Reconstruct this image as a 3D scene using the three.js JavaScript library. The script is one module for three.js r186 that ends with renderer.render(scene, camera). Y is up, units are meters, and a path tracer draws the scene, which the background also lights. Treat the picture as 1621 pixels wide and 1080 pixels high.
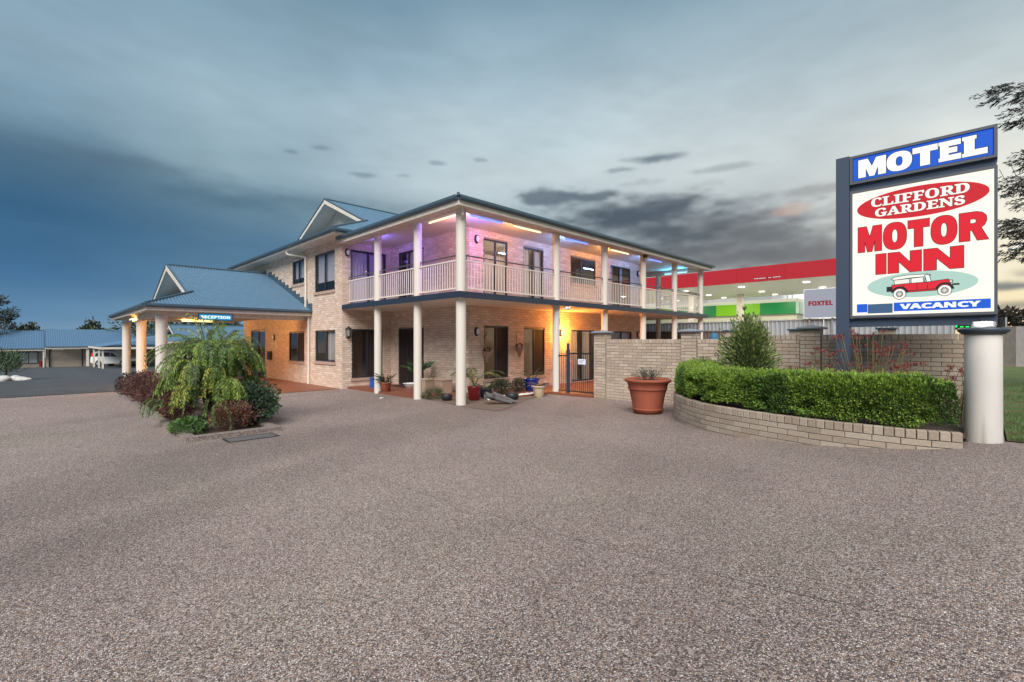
import * as THREE from 'three';
import { mergeGeometries } from 'three/addons/utils/BufferGeometryUtils.js';
import { RectAreaLightUniformsLib } from 'three/addons/lights/RectAreaLightUniformsLib.js';

// ---------------------------------------------------------------- camera, sky, sun, exposure
// World axes follow the motel: +x runs along its road-side facade, -z along its driveway facade.
const scene = new THREE.Scene();
const EYE = 1.795, EXPO = 3.2, LK = 2.0 / 3.2; // LK keeps lamp strengths in step with the exposure
const camera = new THREE.PerspectiveCamera(71.8, 1621 / 1080, 0.1, 900);
camera.position.set(0, EYE, 0);
camera.lookAt(10, EYE, -10);
const renderer = new THREE.WebGLRenderer({ antialias: true });
renderer.setSize(1024, 682);
renderer.toneMapping = THREE.LinearToneMapping;
renderer.toneMappingExposure = EXPO;
renderer.shadowMap.enabled = true;
RectAreaLightUniformsLib.init();

function rng(seed) { let a = seed >>> 0; return () => { a = (a + 0x6D2B79F5) | 0; let t = Math.imul(a ^ (a >>> 15), 1 | a); t = (t + Math.imul(t ^ (t >>> 7), 61 | t)) ^ t; return ((t ^ (t >>> 14)) >>> 0) / 4294967296; }; }
const hash2 = (x, y, s = 0) => { let h = Math.imul(x | 0, 374761393) + Math.imul(y | 0, 668265263) + Math.imul(s | 0, 974634777); h = Math.imul(h ^ (h >>> 13), 1274126177); return ((h ^ (h >>> 16)) >>> 0) / 4294967296; };
function vnoise(x, y, s = 0, per = 0) {
  const xi = Math.floor(x), yi = Math.floor(y), fx = x - xi, fy = y - yi, u = fx * fx * (3 - 2 * fx), v = fy * fy * (3 - 2 * fy);
  const w = per ? (a) => ((a % per) + per) % per : (a) => a;
  const a = hash2(w(xi), w(yi), s), b = hash2(w(xi + 1), w(yi), s), c = hash2(w(xi), w(yi + 1), s), d = hash2(w(xi + 1), w(yi + 1), s);
  return (a + (b - a) * u) * (1 - v) + (c + (d - c) * u) * v;
}
const fbm = (x, y, s = 0, o = 4, per = 0) => { let r = 0, a = 0.5, n = 0; for (let i = 0; i < o; i++) { r += a * vnoise(x, y, s + i * 17, per); n += a; a *= 0.5; x *= 2; y *= 2; per *= 2; } return r / n; };
const clamp = (v, a = 0, b = 1) => Math.min(b, Math.max(a, v));
const smooth = (a, b, v) => { const t = clamp((v - a) / (b - a)); return t * t * (3 - 2 * t); };
const lin = (c) => { c /= 255; return c <= 0.04045 ? c / 12.92 : Math.pow((c + 0.055) / 1.055, 2.4); };

// dusk sky: pale overcast above, a dark rain bank on the left, last yellow light low on the right
const SKYW = 2048, SKYH = 1024;
function makeSky() {
  const data = new Float32Array(SKYW * SKYH * 4);
  // rows by elevation (degrees), columns by bearing right of the building's corner (degrees)
  const els = [-90, 0, 2.5, 6, 10.5, 15, 19, 24, 30, 36, 60, 90], brs = [-47, -29, 0, 27.5, 46.6, 76, 140, 313];
  const left = [[118, 148, 172], [118, 148, 172], [92, 130, 162], [66, 106, 143], [58, 98, 131], [74, 105, 128], [118, 146, 164], [134, 161, 178], [126, 154, 173], [114, 144, 165], [128, 152, 170], [140, 162, 178]];
  const cl = [[140, 162, 176], [140, 162, 176], [112, 144, 168], [88, 124, 150], [78, 113, 140], [98, 128, 146], [138, 163, 176], [150, 174, 187], [130, 158, 175], [108, 139, 158], [128, 152, 170], [140, 162, 178]];
  const mid = [[196, 194, 188], [196, 194, 188], [165, 172, 176], [140, 156, 166], [140, 158, 168], [166, 182, 189], [188, 202, 207], [180, 198, 206], [150, 174, 188], [122, 151, 169], [130, 153, 170], [140, 162, 178]];
  const cr = [[224, 210, 184], [224, 210, 184], [208, 202, 190], [178, 180, 180], [172, 178, 180], [184, 192, 194], [192, 202, 204], [181, 195, 201], [154, 175, 186], [124, 151, 168], [132, 154, 170], [140, 162, 178]];
  const right = [[246, 218, 160], [246, 218, 160], [242, 222, 178], [236, 226, 198], [234, 228, 212], [220, 220, 211], [202, 209, 208], [182, 195, 199], [156, 174, 184], [126, 151, 167], [134, 156, 170], [140, 162, 178]];
  const far = [[236, 208, 160], [236, 208, 160], [232, 212, 176], [222, 214, 194], [210, 210, 200], [200, 204, 200], [184, 194, 196], [170, 184, 190], [152, 170, 180], [138, 160, 174], [136, 158, 172], [140, 162, 178]];
  const back = [[112, 140, 160], [112, 140, 160], [96, 127, 150], [84, 117, 144], [80, 113, 138], [90, 120, 141], [106, 134, 152], [118, 145, 163], [122, 149, 166], [124, 151, 168], [132, 156, 173], [140, 162, 178]];
  const cols = [left, cl, mid, cr, right, far, back, left];
  // cloud banks: bearing, elevation, half width, half height (degrees), colour, strength
  const banks = [
    [14, 14.2, 15, 3.4, [84, 96, 108], 1], [21, 11.6, 14, 3.8, [90, 100, 110], 1], [28, 10.8, 11, 3.4, [112, 116, 120], 0.9], [33, 8.5, 9, 2.4, [124, 126, 128], 0.85], [18, 15.4, 5, 1.3, [86, 98, 110], 0.8], [9, 16.8, 4, 0.75, [88, 104, 118], 0.8], [4, 16.9, 5, 1.4, [92, 108, 122], 0.85], [26, 9, 16, 1.6, [110, 112, 116], 0.75], [30.5, 13.5, 2.6, 1.4, [236, 196, 172], 0.35],
    [16.5, 20.4, 4.5, 0.6, [104, 122, 136], 0.85], [-25, 20.0, 1.0, 0.25, [100, 124, 140], 0.55], [-9, 20.4, 1.3, 0.3, [112, 134, 148], 0.5], [13, 19.5, 2.4, 0.35, [118, 136, 148], 0.6], [-22, 20.8, 1.5, 0.32, [96, 120, 138], 0.5], [-18, 18.6, 2, 0.35, [94, 118, 136], 0.5], [-13, 18.9, 1.2, 0.3, [110, 132, 146], 0.5], [-4, 21, 1.2, 0.3, [112, 132, 144], 0.5], [24, 18.5, 6, 0.5, [140, 150, 156], 0.5], [34, 15, 6, 0.7, [150, 152, 152], 0.6],
    [46, 4.6, 5, 0.55, [112, 122, 126], 0.9], [50, 3.0, 9, 0.5, [116, 122, 124], 0.85], [44, 2.2, 9, 0.4, [140, 142, 136], 0.7], [56, 5.6, 12, 0.7, [118, 124, 128], 0.8],
[-40, 16.4, 9, 1.1, [84, 106, 124], 0.5], [-33, 14.5, 10, 1.3, [70, 98, 120], 0.45], [-24, 15.2, 9, 1.2, [84, 112, 132], 0.5], [-10, 14.8, 8, 1.3, [104, 128, 144], 0.5], [-30, 17.6, 7, 0.8, [150, 172, 184], 0.4],
  ];
  const bb = banks.map(b => [...b.slice(0, 4), b[4].map(lin), b[5]]);
  const colsLin = cols.map(c => c.map(k => k.map(lin)));
  for (let j = 0; j < SKYH; j++) {
    const el = (j + 0.5) / SKYH * 180 - 90;
    for (let i = 0; i < SKYW; i++) {
      const az = ((i + 0.5) / SKYW - 0.5) * 360; // atan2(z, x) in degrees; the camera looks along -45
      let br = az + 45; while (br < -47) br += 360; while (br >= 313) br -= 360; const bn = br > 180 ? br - 360 : br;
      const wob = (fbm(bn * 0.07 + 40, el * 0.16 + 9, 3, 5) - 0.5);
      const e2 = clamp(el + wob * 3.4 * smooth(1, 12, el) * (1 - smooth(60, 85, el)), -90, 90);
      let k = 0; while (k < els.length - 2 && e2 > els[k + 1]) k++;
      const te = smooth(0, 1, (e2 - els[k]) / (els[k + 1] - els[k])) * 0.5 + 0.5 * clamp((e2 - els[k]) / (els[k + 1] - els[k]));
      let m = 0; while (m < brs.length - 2 && br > brs[m + 1]) m++;
      const tb = smooth(0, 1, (br - brs[m]) / (brs[m + 1] - brs[m]));
      const A = colsLin[m], B = colsLin[m + 1]; const c = [0, 0, 0];
      for (let q = 0; q < 3; q++) c[q] = (A[k][q] * (1 - te) + A[k + 1][q] * te) * (1 - tb) + (B[k][q] * (1 - te) + B[k + 1][q] * te) * tb;
      if (el > -3 && el < 75) {
        const w = (fbm(bn * 0.09, el * 0.33, 11, 5) - 0.5) * smooth(0, 6, el); // soft mottling of the cloud sheet
        const w2 = (fbm(bn * 0.3 + el * 0.12, el * 1.05 + 5, 211, 6) - 0.5) * smooth(1, 6, el) * (1 - smooth(24, 40, el)); // ragged finer wisps lower down
        for (let q = 0; q < 3; q++) c[q] *= 1.12 + w * 0.2 + w2 * 0.17;
        const b2 = bn;
        for (const [bx, by, rx, ry, col, s] of bb) {
          const dx = (b2 - bx) / rx, dy = (el - by) / ry; if (Math.abs(dx) > 1.6 || Math.abs(dy) > 2.2) continue;
          const n = fbm(b2 * 0.42 + bx, el * 1.3 + by * 3, 29, 5) - 0.5;
          const a = s * (rx > 6 ? smooth(-0.2, 1.05, 1 - Math.sqrt(dx * dx + dy * dy) + n * 1.1) : smooth(0.0, 0.75, 1 - Math.sqrt(dx * dx + dy * dy) + n * 1.35));
          for (let q = 0; q < 3; q++) c[q] += (col[q] - c[q]) * a;
        }
      }
      const p = (j * SKYW + i) * 4; for (let q = 0; q < 3; q++) data[p + q] = c[q] / EXPO; data[p + 3] = 1;
    }
  }
  const t = new THREE.DataTexture(data, SKYW, SKYH, THREE.RGBAFormat, THREE.FloatType);
  t.mapping = THREE.EquirectangularReflectionMapping; t.magFilter = THREE.LinearFilter; t.minFilter = THREE.LinearFilter; t.wrapS = THREE.RepeatWrapping; t.needsUpdate = true;
  return t;
}
const skyTex = makeSky();
scene.background = skyTex; scene.environment = skyTex;
const sun = new THREE.DirectionalLight(new THREE.Color(1.0, 0.96, 0.92), 1.5); // daylight through the cloud sheet, very soft
sun.position.set(-28, 42, 16); sun.target.position.set(8, 0, -10); scene.add(sun, sun.target);
sun.castShadow = true; sun.shadow.radius = 80; sun.shadow.mapSize.set(2048, 2048);
Object.assign(sun.shadow.camera, { left: -60, right: 60, top: 60, bottom: -60, near: 1, far: 200 });

// ---------------------------------------------------------------- helpers
const used = {};
const numbered = (n) => { const k = used[n] = (used[n] ?? -1) + 1; return k ? `${n}_${String(k).padStart(3, '0')}` : n; };
function tag(o, label, category, group, kind) { if (label) o.userData.label = label; if (category) o.userData.category = category; if (group) o.userData.group = group; if (kind) o.userData.kind = kind; return o; }
function thing(name, label, category, group, pos = [0, 0, 0], turn = 0) { const o = new THREE.Group(); o.name = numbered(name); o.position.set(...pos); o.rotation.y = turn; scene.add(o); return tag(o, label, category, group); }
function mesh(name, geo, mat, parent = scene) { const g = Array.isArray(geo) ? (geo.length > 1 ? mergeGeometries(geo.map(x => x.index ? x.toNonIndexed() : x)) : geo[0]) : geo; const m = new THREE.Mesh(g, mat); m.name = parent === scene ? numbered(name) : name; parent.add(m); return m; }
function struct(name, geo, mat, kind = 'structure') { const m = mesh(name, geo, mat); m.userData.kind = kind; return m; }
// a box by its bounds, uv in metres
function bx(x0, x1, y0, y1, z0, z1) {
  const g = new THREE.BoxGeometry(x1 - x0, y1 - y0, z1 - z0); g.translate((x0 + x1) / 2, (y0 + y1) / 2, (z0 + z1) / 2); return uvBox(g);
}
function uvBox(g) {
  const p = g.attributes.position, n = g.attributes.normal, uv = g.attributes.uv;
  for (let i = 0; i < p.count; i++) { const ax = Math.abs(n.getX(i)), ay = Math.abs(n.getY(i)), az = Math.abs(n.getZ(i));
    if (ay > ax && ay > az) uv.setXY(i, p.getX(i), p.getZ(i)); else if (ax > az) uv.setXY(i, p.getZ(i), p.getY(i)); else uv.setXY(i, p.getX(i), p.getY(i)); }
  return g;
}
function cyl(r0, r1, y0, y1, x, z, seg = 20) { const g = new THREE.CylinderGeometry(r1, r0, y1 - y0, seg); g.translate(x, (y0 + y1) / 2, z); return g; }
function bar(a, b, r, seg = 8) { // round bar between two points
  const A = new THREE.Vector3(...a), B = new THREE.Vector3(...b), d = B.clone().sub(A), g = new THREE.CylinderGeometry(r, r, d.length(), seg);
  g.applyQuaternion(new THREE.Quaternion().setFromUnitVectors(new THREE.Vector3(0, 1, 0), d.normalize())); g.translate((A.x + B.x) / 2, (A.y + B.y) / 2, (A.z + B.z) / 2); return g;
}
function tube(pts, r, seg = 24, rs = 8) { return new THREE.TubeGeometry(new THREE.CatmullRomCurve3(pts.map(p => new THREE.Vector3(...p))), seg, r, rs, false); }
function lathe(pts, seg = 32) { return new THREE.LatheGeometry(pts.map(p => new THREE.Vector2(...p)), seg); }
function polyGeo(pos, idx, uv, col) { const g = new THREE.BufferGeometry(); g.setAttribute('position', new THREE.Float32BufferAttribute(pos, 3)); if (uv) g.setAttribute('uv', new THREE.Float32BufferAttribute(uv, 2)); if (col) g.setAttribute('color', new THREE.Float32BufferAttribute(col, 3)); if (idx) g.setIndex(idx); g.computeVertexNormals(); return g; }
// flat panel from coplanar points (fan), given thickness along its normal
function slabPoly(pts, th = 0.02) {
  const P = pts.map(p => new THREE.Vector3(...p)), n = P[1].clone().sub(P[0]).cross(P[2].clone().sub(P[0])).normalize().multiplyScalar(th);
  const pos = [], uv = [], push = (a, b, c) => { for (const v of [a, b, c]) { pos.push(v.x, v.y, v.z); uv.push(v.x + v.z, v.y); } };
  const Q = P.map(p => p.clone().sub(n));
  for (let i = 1; i < P.length - 1; i++) { push(P[0], P[i], P[i + 1]); push(Q[0], Q[i + 1], Q[i]); }
  for (let i = 0; i < P.length; i++) { const j = (i + 1) % P.length; push(P[i], Q[i], Q[j]); push(P[i], Q[j], P[j]); }
  return polyGeo(pos, null, uv);
}
// corrugated sheet over a polygon that is monotone along u (ribs run up the slope)
function corrugated(pts, u, period = 0.11, amp = 0.016) {
  const P = pts.map(p => new THREE.Vector3(...p)), U = new THREE.Vector3(...u).normalize();
  let N = new THREE.Vector3(); for (let i = 1; i < P.length - 1; i++) N.add(P[i].clone().sub(P[0]).cross(P[i + 1].clone().sub(P[0]))); N.normalize(); if (N.y < 0) N.negate();
  const V = N.clone().cross(U), q = P.map(p => { const d = p.clone().sub(P[0]); return [d.dot(U), d.dot(V)]; });
  const us = q.map(a => a[0]), u0 = Math.min(...us), u1 = Math.max(...us);
  const range = (t) => { let lo = 1e9, hi = -1e9; for (let i = 0; i < q.length; i++) { const a = q[i], b = q[(i + 1) % q.length]; if ((a[0] - t) * (b[0] - t) <= 0 && a[0] !== b[0]) { const v = a[1] + (b[1] - a[1]) * (t - a[0]) / (b[0] - a[0]); lo = Math.min(lo, v); hi = Math.max(hi, v); } } return [lo, hi]; };
  const ts = []; const step = period / 6; for (let t = u0; t < u1; t += step) ts.push(t); ts.push(u1);
  for (const a of us) if (a > u0 + 0.01 && a < u1 - 0.01) ts.push(a - 1e-4, a + 1e-4); ts.sort((a, b) => a - b);
  const pos = [], idx = [], uv = [];
  ts.forEach((t, i) => { const [lo, hi] = range(clamp(t, u0 + 1e-5, u1 - 1e-5)), h = amp * Math.cos((t - u0) / period * 2 * Math.PI);
    for (const v of [lo, hi]) { const p = P[0].clone().addScaledVector(U, t).addScaledVector(V, v).addScaledVector(N, h); pos.push(p.x, p.y, p.z); uv.push(t, v); }
    if (i) { const a = 2 * i - 2; idx.push(a, a + 1, a + 2, a + 1, a + 3, a + 2); } });
  return polyGeo(pos, idx, uv);
}
// noise textures
function tex(size, fn, { srgb = true, repeat = [1, 1] } = {}) {
  const d = new Uint8Array(size * size * 4);
  for (let j = 0; j < size; j++) for (let i = 0; i < size; i++) { const c = fn(i / size, j / size, i, j), p = (j * size + i) * 4; d[p] = c[0]; d[p + 1] = c[1]; d[p + 2] = c[2]; d[p + 3] = 255; }
  const t = new THREE.DataTexture(d, size, size); t.wrapS = t.wrapT = THREE.RepeatWrapping; t.magFilter = THREE.LinearFilter; t.minFilter = THREE.LinearMipmapLinearFilter; t.generateMipmaps = true; if (srgb) t.colorSpace = THREE.SRGBColorSpace; t.repeat.set(...repeat); t.needsUpdate = true; return t;
}
const grainTex = tex(512, (u, v) => { const n = fbm(u * 8, v * 8, 5, 5, 8), f = vnoise(u * 200, v * 200, 9, 200); const k = 236 + 16 * (n - 0.5) * 2 + 14 * (f - 0.5); return [k, k, k]; });
const grainBump = tex(512, (u, v) => { const k = 128 + 90 * (fbm(u * 48, v * 48, 21, 4, 48) - 0.5) * 2; return [k, k, k]; }, { srgb: false });
const rough = (t, x, y) => { const c = t.clone(); c.repeat.set(x, y); c.needsUpdate = true; return c; };
const C = (r, g, b) => new THREE.Color().setRGB(r, g, b);
const std = (c, o = {}) => new THREE.MeshStandardMaterial({ color: Array.isArray(c) ? C(...c) : c, roughness: 0.7, side: THREE.DoubleSide, ...o });
const phys = (c, o = {}) => new THREE.MeshPhysicalMaterial({ color: Array.isArray(c) ? C(...c) : c, roughness: 0.7, side: THREE.DoubleSide, ...o });
const g1 = rough(grainTex, 0.9, 0.9), g3 = rough(grainTex, 3, 3), b3 = rough(grainBump, 3, 3);
const M = {
  brick: std([1, 1, 1], { vertexColors: true, roughness: 0.88, map: g3, bumpMap: b3, bumpScale: 0.002 }),
  mortar: std([0.42, 0.33, 0.26], { roughness: 0.95, map: g1 }),
  cream: std([0.80, 0.73, 0.63], { roughness: 0.6, map: g1 }),
  column: std([0.66, 0.60, 0.525], { roughness: 0.62 }),
  ceiling: std([0.72, 0.64, 0.55], { roughness: 0.8 }),
  navy: std([0.022, 0.034, 0.058], { roughness: 0.42 }),
  navyTrim: std([0.07, 0.115, 0.15], { roughness: 0.4, metalness: 0.2 }),
  roof: std([0.145, 0.26, 0.37], { roughness: 0.42, metalness: 0.35, map: g1 }),
  frame: std([0.025, 0.03, 0.045], { roughness: 0.4 }),
  glass: phys([0.72, 0.72, 0.75], { transmission: 1, thickness: 0, roughness: 0.02, ior: 1.62, side: THREE.FrontSide }),
  screen: std([0.024, 0.013, 0.011], { roughness: 0.8 }),
  curtain: phys([0.80, 0.74, 0.64], { roughness: 1, transmission: 0.45, thickness: 0 }),
  blind: std([0.72, 0.70, 0.72], { roughness: 0.85 }),
  dark: std([0.05, 0.045, 0.04], { roughness: 0.9 }),
  rail: std([0.76, 0.68, 0.58], { roughness: 0.5 }),
  handrail: std([0.10, 0.09, 0.10], { roughness: 0.45 }),
  tile: std([0.25, 0.085, 0.05], { roughness: 0.5, map: g3 }),
  sill: std([0.52, 0.36, 0.28], { roughness: 0.85, map: g3 }),
  white: std([0.82, 0.82, 0.80], { roughness: 0.5 }),
  black: std([0.02, 0.02, 0.022], { roughness: 0.5 }),
  steel: std([0.45, 0.46, 0.47], { roughness: 0.4, metalness: 0.6 }),
  terracotta: std([0.40, 0.105, 0.055], { roughness: 0.8, map: tex(256, (u, v) => { const n = fbm(u * 6, v * 3, 15, 5, 6), w = smooth(0.6, 0.72, fbm(u * 9 + 4, v * 7, 27, 4)) * 26; return [222 + 40 * (n - 0.5) + w * 0.3, 216 + 44 * (n - 0.5) + w, 212 + 44 * (n - 0.5) + w]; }), bumpMap: b3, bumpScale: 0.002 }),
  soil: std([0.085, 0.055, 0.04], { roughness: 1, map: g3, bumpMap: b3, bumpScale: 0.03 }),
  leaf: phys([1, 1, 1], { vertexColors: true, roughness: 0.6, transmission: 0.28, thickness: 0 }),
  bark: std([0.10, 0.075, 0.055], { roughness: 0.95, map: g3, bumpMap: b3, bumpScale: 0.01 }),
};
const glow = (c, k) => new THREE.MeshStandardMaterial({ color: 0x111111, emissive: C(...c), emissiveIntensity: k * LK, roughness: 0.5 });
function pointLight(parent, c, I, pos, r = 1) { const l = new THREE.PointLight(C(...c), I * LK, 0, 2); l.position.set(...pos); l.castShadow = true; l.shadow.radius = r; parent.add(l); return l; }

// ---------------------------------------------------------------- terrain
// rises towards the road, falls away to the yard behind the motel
const gh = (x, z) => {
  let h = z < 0 ? 0.5 * Math.exp(z / 3.2) : 0.5 + 0.06 * (1 - Math.exp(-z / 3));
  if (z < -20) { const d = -20 - z; h -= 0.0228 * (d < 6 ? d * d / 12 : d - 3) * (1 - smooth(8, 16, x)); }
  return h;
};
function sheet(xs, zs, off, keep, uvk = 1, col) {
  const pos = [], uv = [], idx = [], cl = [];
  zs.forEach(z => xs.forEach(x => { pos.push(x, gh(x, z) + off, z); uv.push(x * uvk, z * uvk); if (col) cl.push(...col(x, z)); }));
  for (let j = 0; j < zs.length - 1; j++) for (let i = 0; i < xs.length - 1; i++) { if (keep && !keep((xs[i] + xs[i + 1]) / 2, (zs[j] + zs[j + 1]) / 2)) continue; const a = j * xs.length + i, b = a + xs.length; idx.push(a, b, a + 1, a + 1, b, b + 1); }
  return polyGeo(pos, idx, uv, col ? cl : null);
}
const span = (a, b, s) => { const r = []; const n = Math.max(1, Math.round((b - a) / s)); for (let i = 0; i <= n; i++) r.push(a + (b - a) * i / n); return r; };
const bigX = [-400, -200, -110, ...span(-70, 60, 2), 90, 150, 300, 500], bigZ = [-500, -300, -180, ...span(-110, 30, 2), 60, 140, 300];
struct('ground', sheet(bigX, bigZ, -0.05, null, 0.4), std([0.10, 0.11, 0.055], { roughness: 1, map: g1 }));

// exposed-aggregate driveway: stones set in cement
const AGG = 2048, AGGM = 2.4, AC = 320; // a 2.6 m tile of about 9 mm stones
function aggregateTextures() {
  const col = new Uint8Array(AGG * AGG * 4), bmp = new Uint8Array(AGG * AGG * 4);
  const jx = new Float32Array(AC * AC), jy = new Float32Array(AC * AC), tn = new Float32Array(AC * AC * 3), rr = new Float32Array(AC * AC);
  const pal = [[182, 170, 164], [152, 138, 132], [118, 104, 100], [92, 80, 77], [204, 196, 190], [140, 116, 104], [164, 150, 146], [74, 64, 62], [170, 146, 128]];
  const r = rng(77);
  for (let k = 0; k < AC * AC; k++) { jx[k] = 0.08 + 0.84 * r(); jy[k] = 0.08 + 0.84 * r(); rr[k] = 0.62 + 0.55 * r(); const c = pal[Math.floor(Math.pow(r(), 1.0) * pal.length)], b = 0.86 + 0.26 * r(); for (let q = 0; q < 3; q++) tn[k * 3 + q] = Math.min(255, c[q] * b); }
  const s = AC / AGG;
  for (let j = 0; j < AGG; j++) for (let i = 0; i < AGG; i++) {
    const x = i * s, y = j * s, xi = Math.floor(x), yi = Math.floor(y); let d1 = 9, d2 = 9, w = 0;
    for (let b = -1; b <= 1; b++) for (let a = -1; a <= 1; a++) { const cx = xi + a, cy = yi + b, k = ((cy + AC) % AC) * AC + ((cx + AC) % AC), dx = cx + jx[k] - x, dy = cy + jy[k] - y, d = Math.sqrt(dx * dx + dy * dy) / rr[k]; if (d < d1) { d2 = d1; d1 = d; w = k; } else if (d < d2) d2 = d; }
    const e = clamp((d2 - d1) * 2.6), h = Math.sqrt(Math.max(0, 1 - Math.pow(Math.min(1, d1 * 1.05), 2))), p = (j * AGG + i) * 4, stone = smooth(0.10, 0.42, e) * (d1 < 0.85 ? 1 : 0.3);
    for (let q = 0; q < 3; q++) col[p + q] = 86 * (1 - stone) * [1, 0.9, 0.87][q] + tn[w * 3 + q] * stone; col[p + 3] = 255;
    const hb = 255 * clamp(h * 0.75 * stone + 0.12 + 0.1 * e); bmp[p] = bmp[p + 1] = bmp[p + 2] = hb; bmp[p + 3] = 255;
  }
  const mk = (d, srgb) => { const t = new THREE.DataTexture(d, AGG, AGG); t.wrapS = t.wrapT = THREE.RepeatWrapping; t.magFilter = THREE.LinearFilter; t.minFilter = THREE.LinearMipmapLinearFilter; t.generateMipmaps = true; if (srgb) t.colorSpace = THREE.SRGBColorSpace; t.repeat.set(1 / AGGM, 1 / AGGM); t.needsUpdate = true; return t; };
  return [mk(col, true), mk(bmp, false)];
}
const [aggCol, aggBump] = aggregateTextures();
const driveMat = std([1, 1, 1], { map: aggCol, bumpMap: aggBump, bumpScale: 0.005, roughness: 0.8, vertexColors: true });
// worn and stained patches of the paving: tyre-darkened lanes and mossy blotches with ragged outlines
const stain = (x, z) => {
  const n = fbm(x * 0.35, z * 0.35, 51, 4), f = fbm(x * 1.7, z * 1.7, 83, 3), a = 1.17 + 0.5 * (n - 0.5) + 0.18 * (f - 0.5) - 0.16 * smooth(0.48, 0.62, fbm(x * 0.22 + z * 0.5 + 3, z * 0.12 - x * 0.1, 141, 3));
  const moss = smooth(0.56, 0.7, fbm(x * 0.5 + 7, z * 0.5 + 3, 99, 4)) * 0.045;
  return [1.035 * a * (1 - moss * 0.9), 0.985 * a * (1 - moss * 0.2), 0.965 * a * (1 - moss)];
};
const XE = 2.95; // a control joint in the paving runs along z here
struct('driveway', sheet([...span(-44, -12, 2), ...span(-11.5, 8.75, 0.27), ...span(9.2, 12.2, 0.6)], [...span(-21.8, 0.2, 0.31), ...span(0.6, 12, 0.9)], 0, (x, z) => z < 0.2 || x < 8.75, 1, stain), driveMat);
const jointMat = std([0.10, 0.085, 0.078], { roughness: 1 });
{ const r = rng(5), pos = [], idx = []; let k = 0; // sealed control joint, a little ragged
  for (let z = -9.0; z < 1.6; z += 0.06) { const w = (0.0008 + 0.003 * r()) * (vnoise(z * 1.3, 4, 9) > 0.35 ? 1 : 0.25), x = XE + 0.006 * (r() - 0.5); pos.push(x - w, gh(x, z) + 0.004, z, x + w, gh(x, z) + 0.004, z); if (k) { const a = 2 * k - 2; idx.push(a, a + 2, a + 1, a + 1, a + 2, a + 3); } k++; }
  struct('control_joint', polyGeo(pos, idx), jointMat); }
{ const pos = [], idx = [], r = rng(6); let k = 0; for (let x = -9; x < 1.9; x += 0.06) { const z = -12.6, w = 0.002 + 0.003 * r(); pos.push(x, gh(x, z) + 0.004, z - w, x, gh(x, z) + 0.004, z + w); if (k) { const a = 2 * k - 2; idx.push(a, a + 1, a + 2, a + 1, a + 3, a + 2); } k++; } struct('control_joint', polyGeo(pos, idx), jointMat); }
// asphalt yard behind
const asphaltTex = tex(512, (u, v, i, j) => { const n = 0.8 + 0.4 * fbm(u * 6, v * 6, 3, 5, 6), f = 0.7 + 0.6 * hash2(i, j, 5); const k = 66 * n * f; return [k, k * 1.02, k * 1.06]; });
asphaltTex.repeat.set(0.25, 0.25);
struct('asphalt_yard', sheet(span(-60, 8, 1.5), span(-80, -21.86, 1.0), 0.012, null, 1), std([1, 1, 1], { map: asphaltTex, roughness: 0.72 }));
// road-side verge
const verge = tex(256, (u, v) => { const n = fbm(u * 10, v * 10, 31, 4, 10); return n > 0.6 ? [92, 76, 52] : [52 + 40 * n, 74 + 46 * n, 30 + 16 * n]; });
verge.repeat.set(0.35, 0.35);
struct('grass_verge', sheet([...span(8.77, 20, 0.7), ...span(22, 60, 3)], span(0.22, 22, 0.6), 0.012, null, 1), std([0.9, 0.9, 0.9], { map: verge, roughness: 1 }));
struct('cross_street', bx(44, 54, 0.4, 0.6, -2, 26), std([0.09, 0.09, 0.095], { roughness: 0.9 }));
struct('footpath', sheet(span(38, 40.2, 1.1), span(-1, 26, 3), 0.03, null, 1), std([0.5, 0.49, 0.47], { roughness: 0.9 }));

// ---------------------------------------------------------------- masonry and joinery builders
// a face is {t:'x', p} (looks towards -x, u = z) or {t:'z', p} (looks towards +z, u = x); n is the distance out of the face
const bxF = (F, u0, u1, y0, y1, n0, n1) => F.t === 'x' ? bx(F.p - n1, F.p - n0, y0, y1, u0, u1) : bx(u0, u1, y0, y1, F.p + n0, F.p + n1);
function wallCore(F, u0, u1, y0, y1, holes, th = 0.11) { // mortar core with real openings
  const s = new THREE.Shape([[u0, y0], [u1, y0], [u1, y1], [u0, y1]].map(a => new THREE.Vector2(...a)));
  for (const [a, b, c, d] of holes) s.holes.push(new THREE.Path([[a, c], [a, d], [b, d], [b, c]].map(v => new THREE.Vector2(...v))));
  const g = new THREE.ExtrudeGeometry(s, { depth: th, bevelEnabled: false });
  if (F.t === 'x') { g.rotateY(-Math.PI / 2); g.translate(F.p + th, 0, 0); } else g.translate(0, 0, F.p - th);
  return g;
}
const motelBricks = [[0.82, 0.635, 0.505], [0.80, 0.605, 0.47], [0.84, 0.665, 0.54], [0.75, 0.56, 0.435], [0.86, 0.71, 0.59], [0.77, 0.575, 0.455]];
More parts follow.
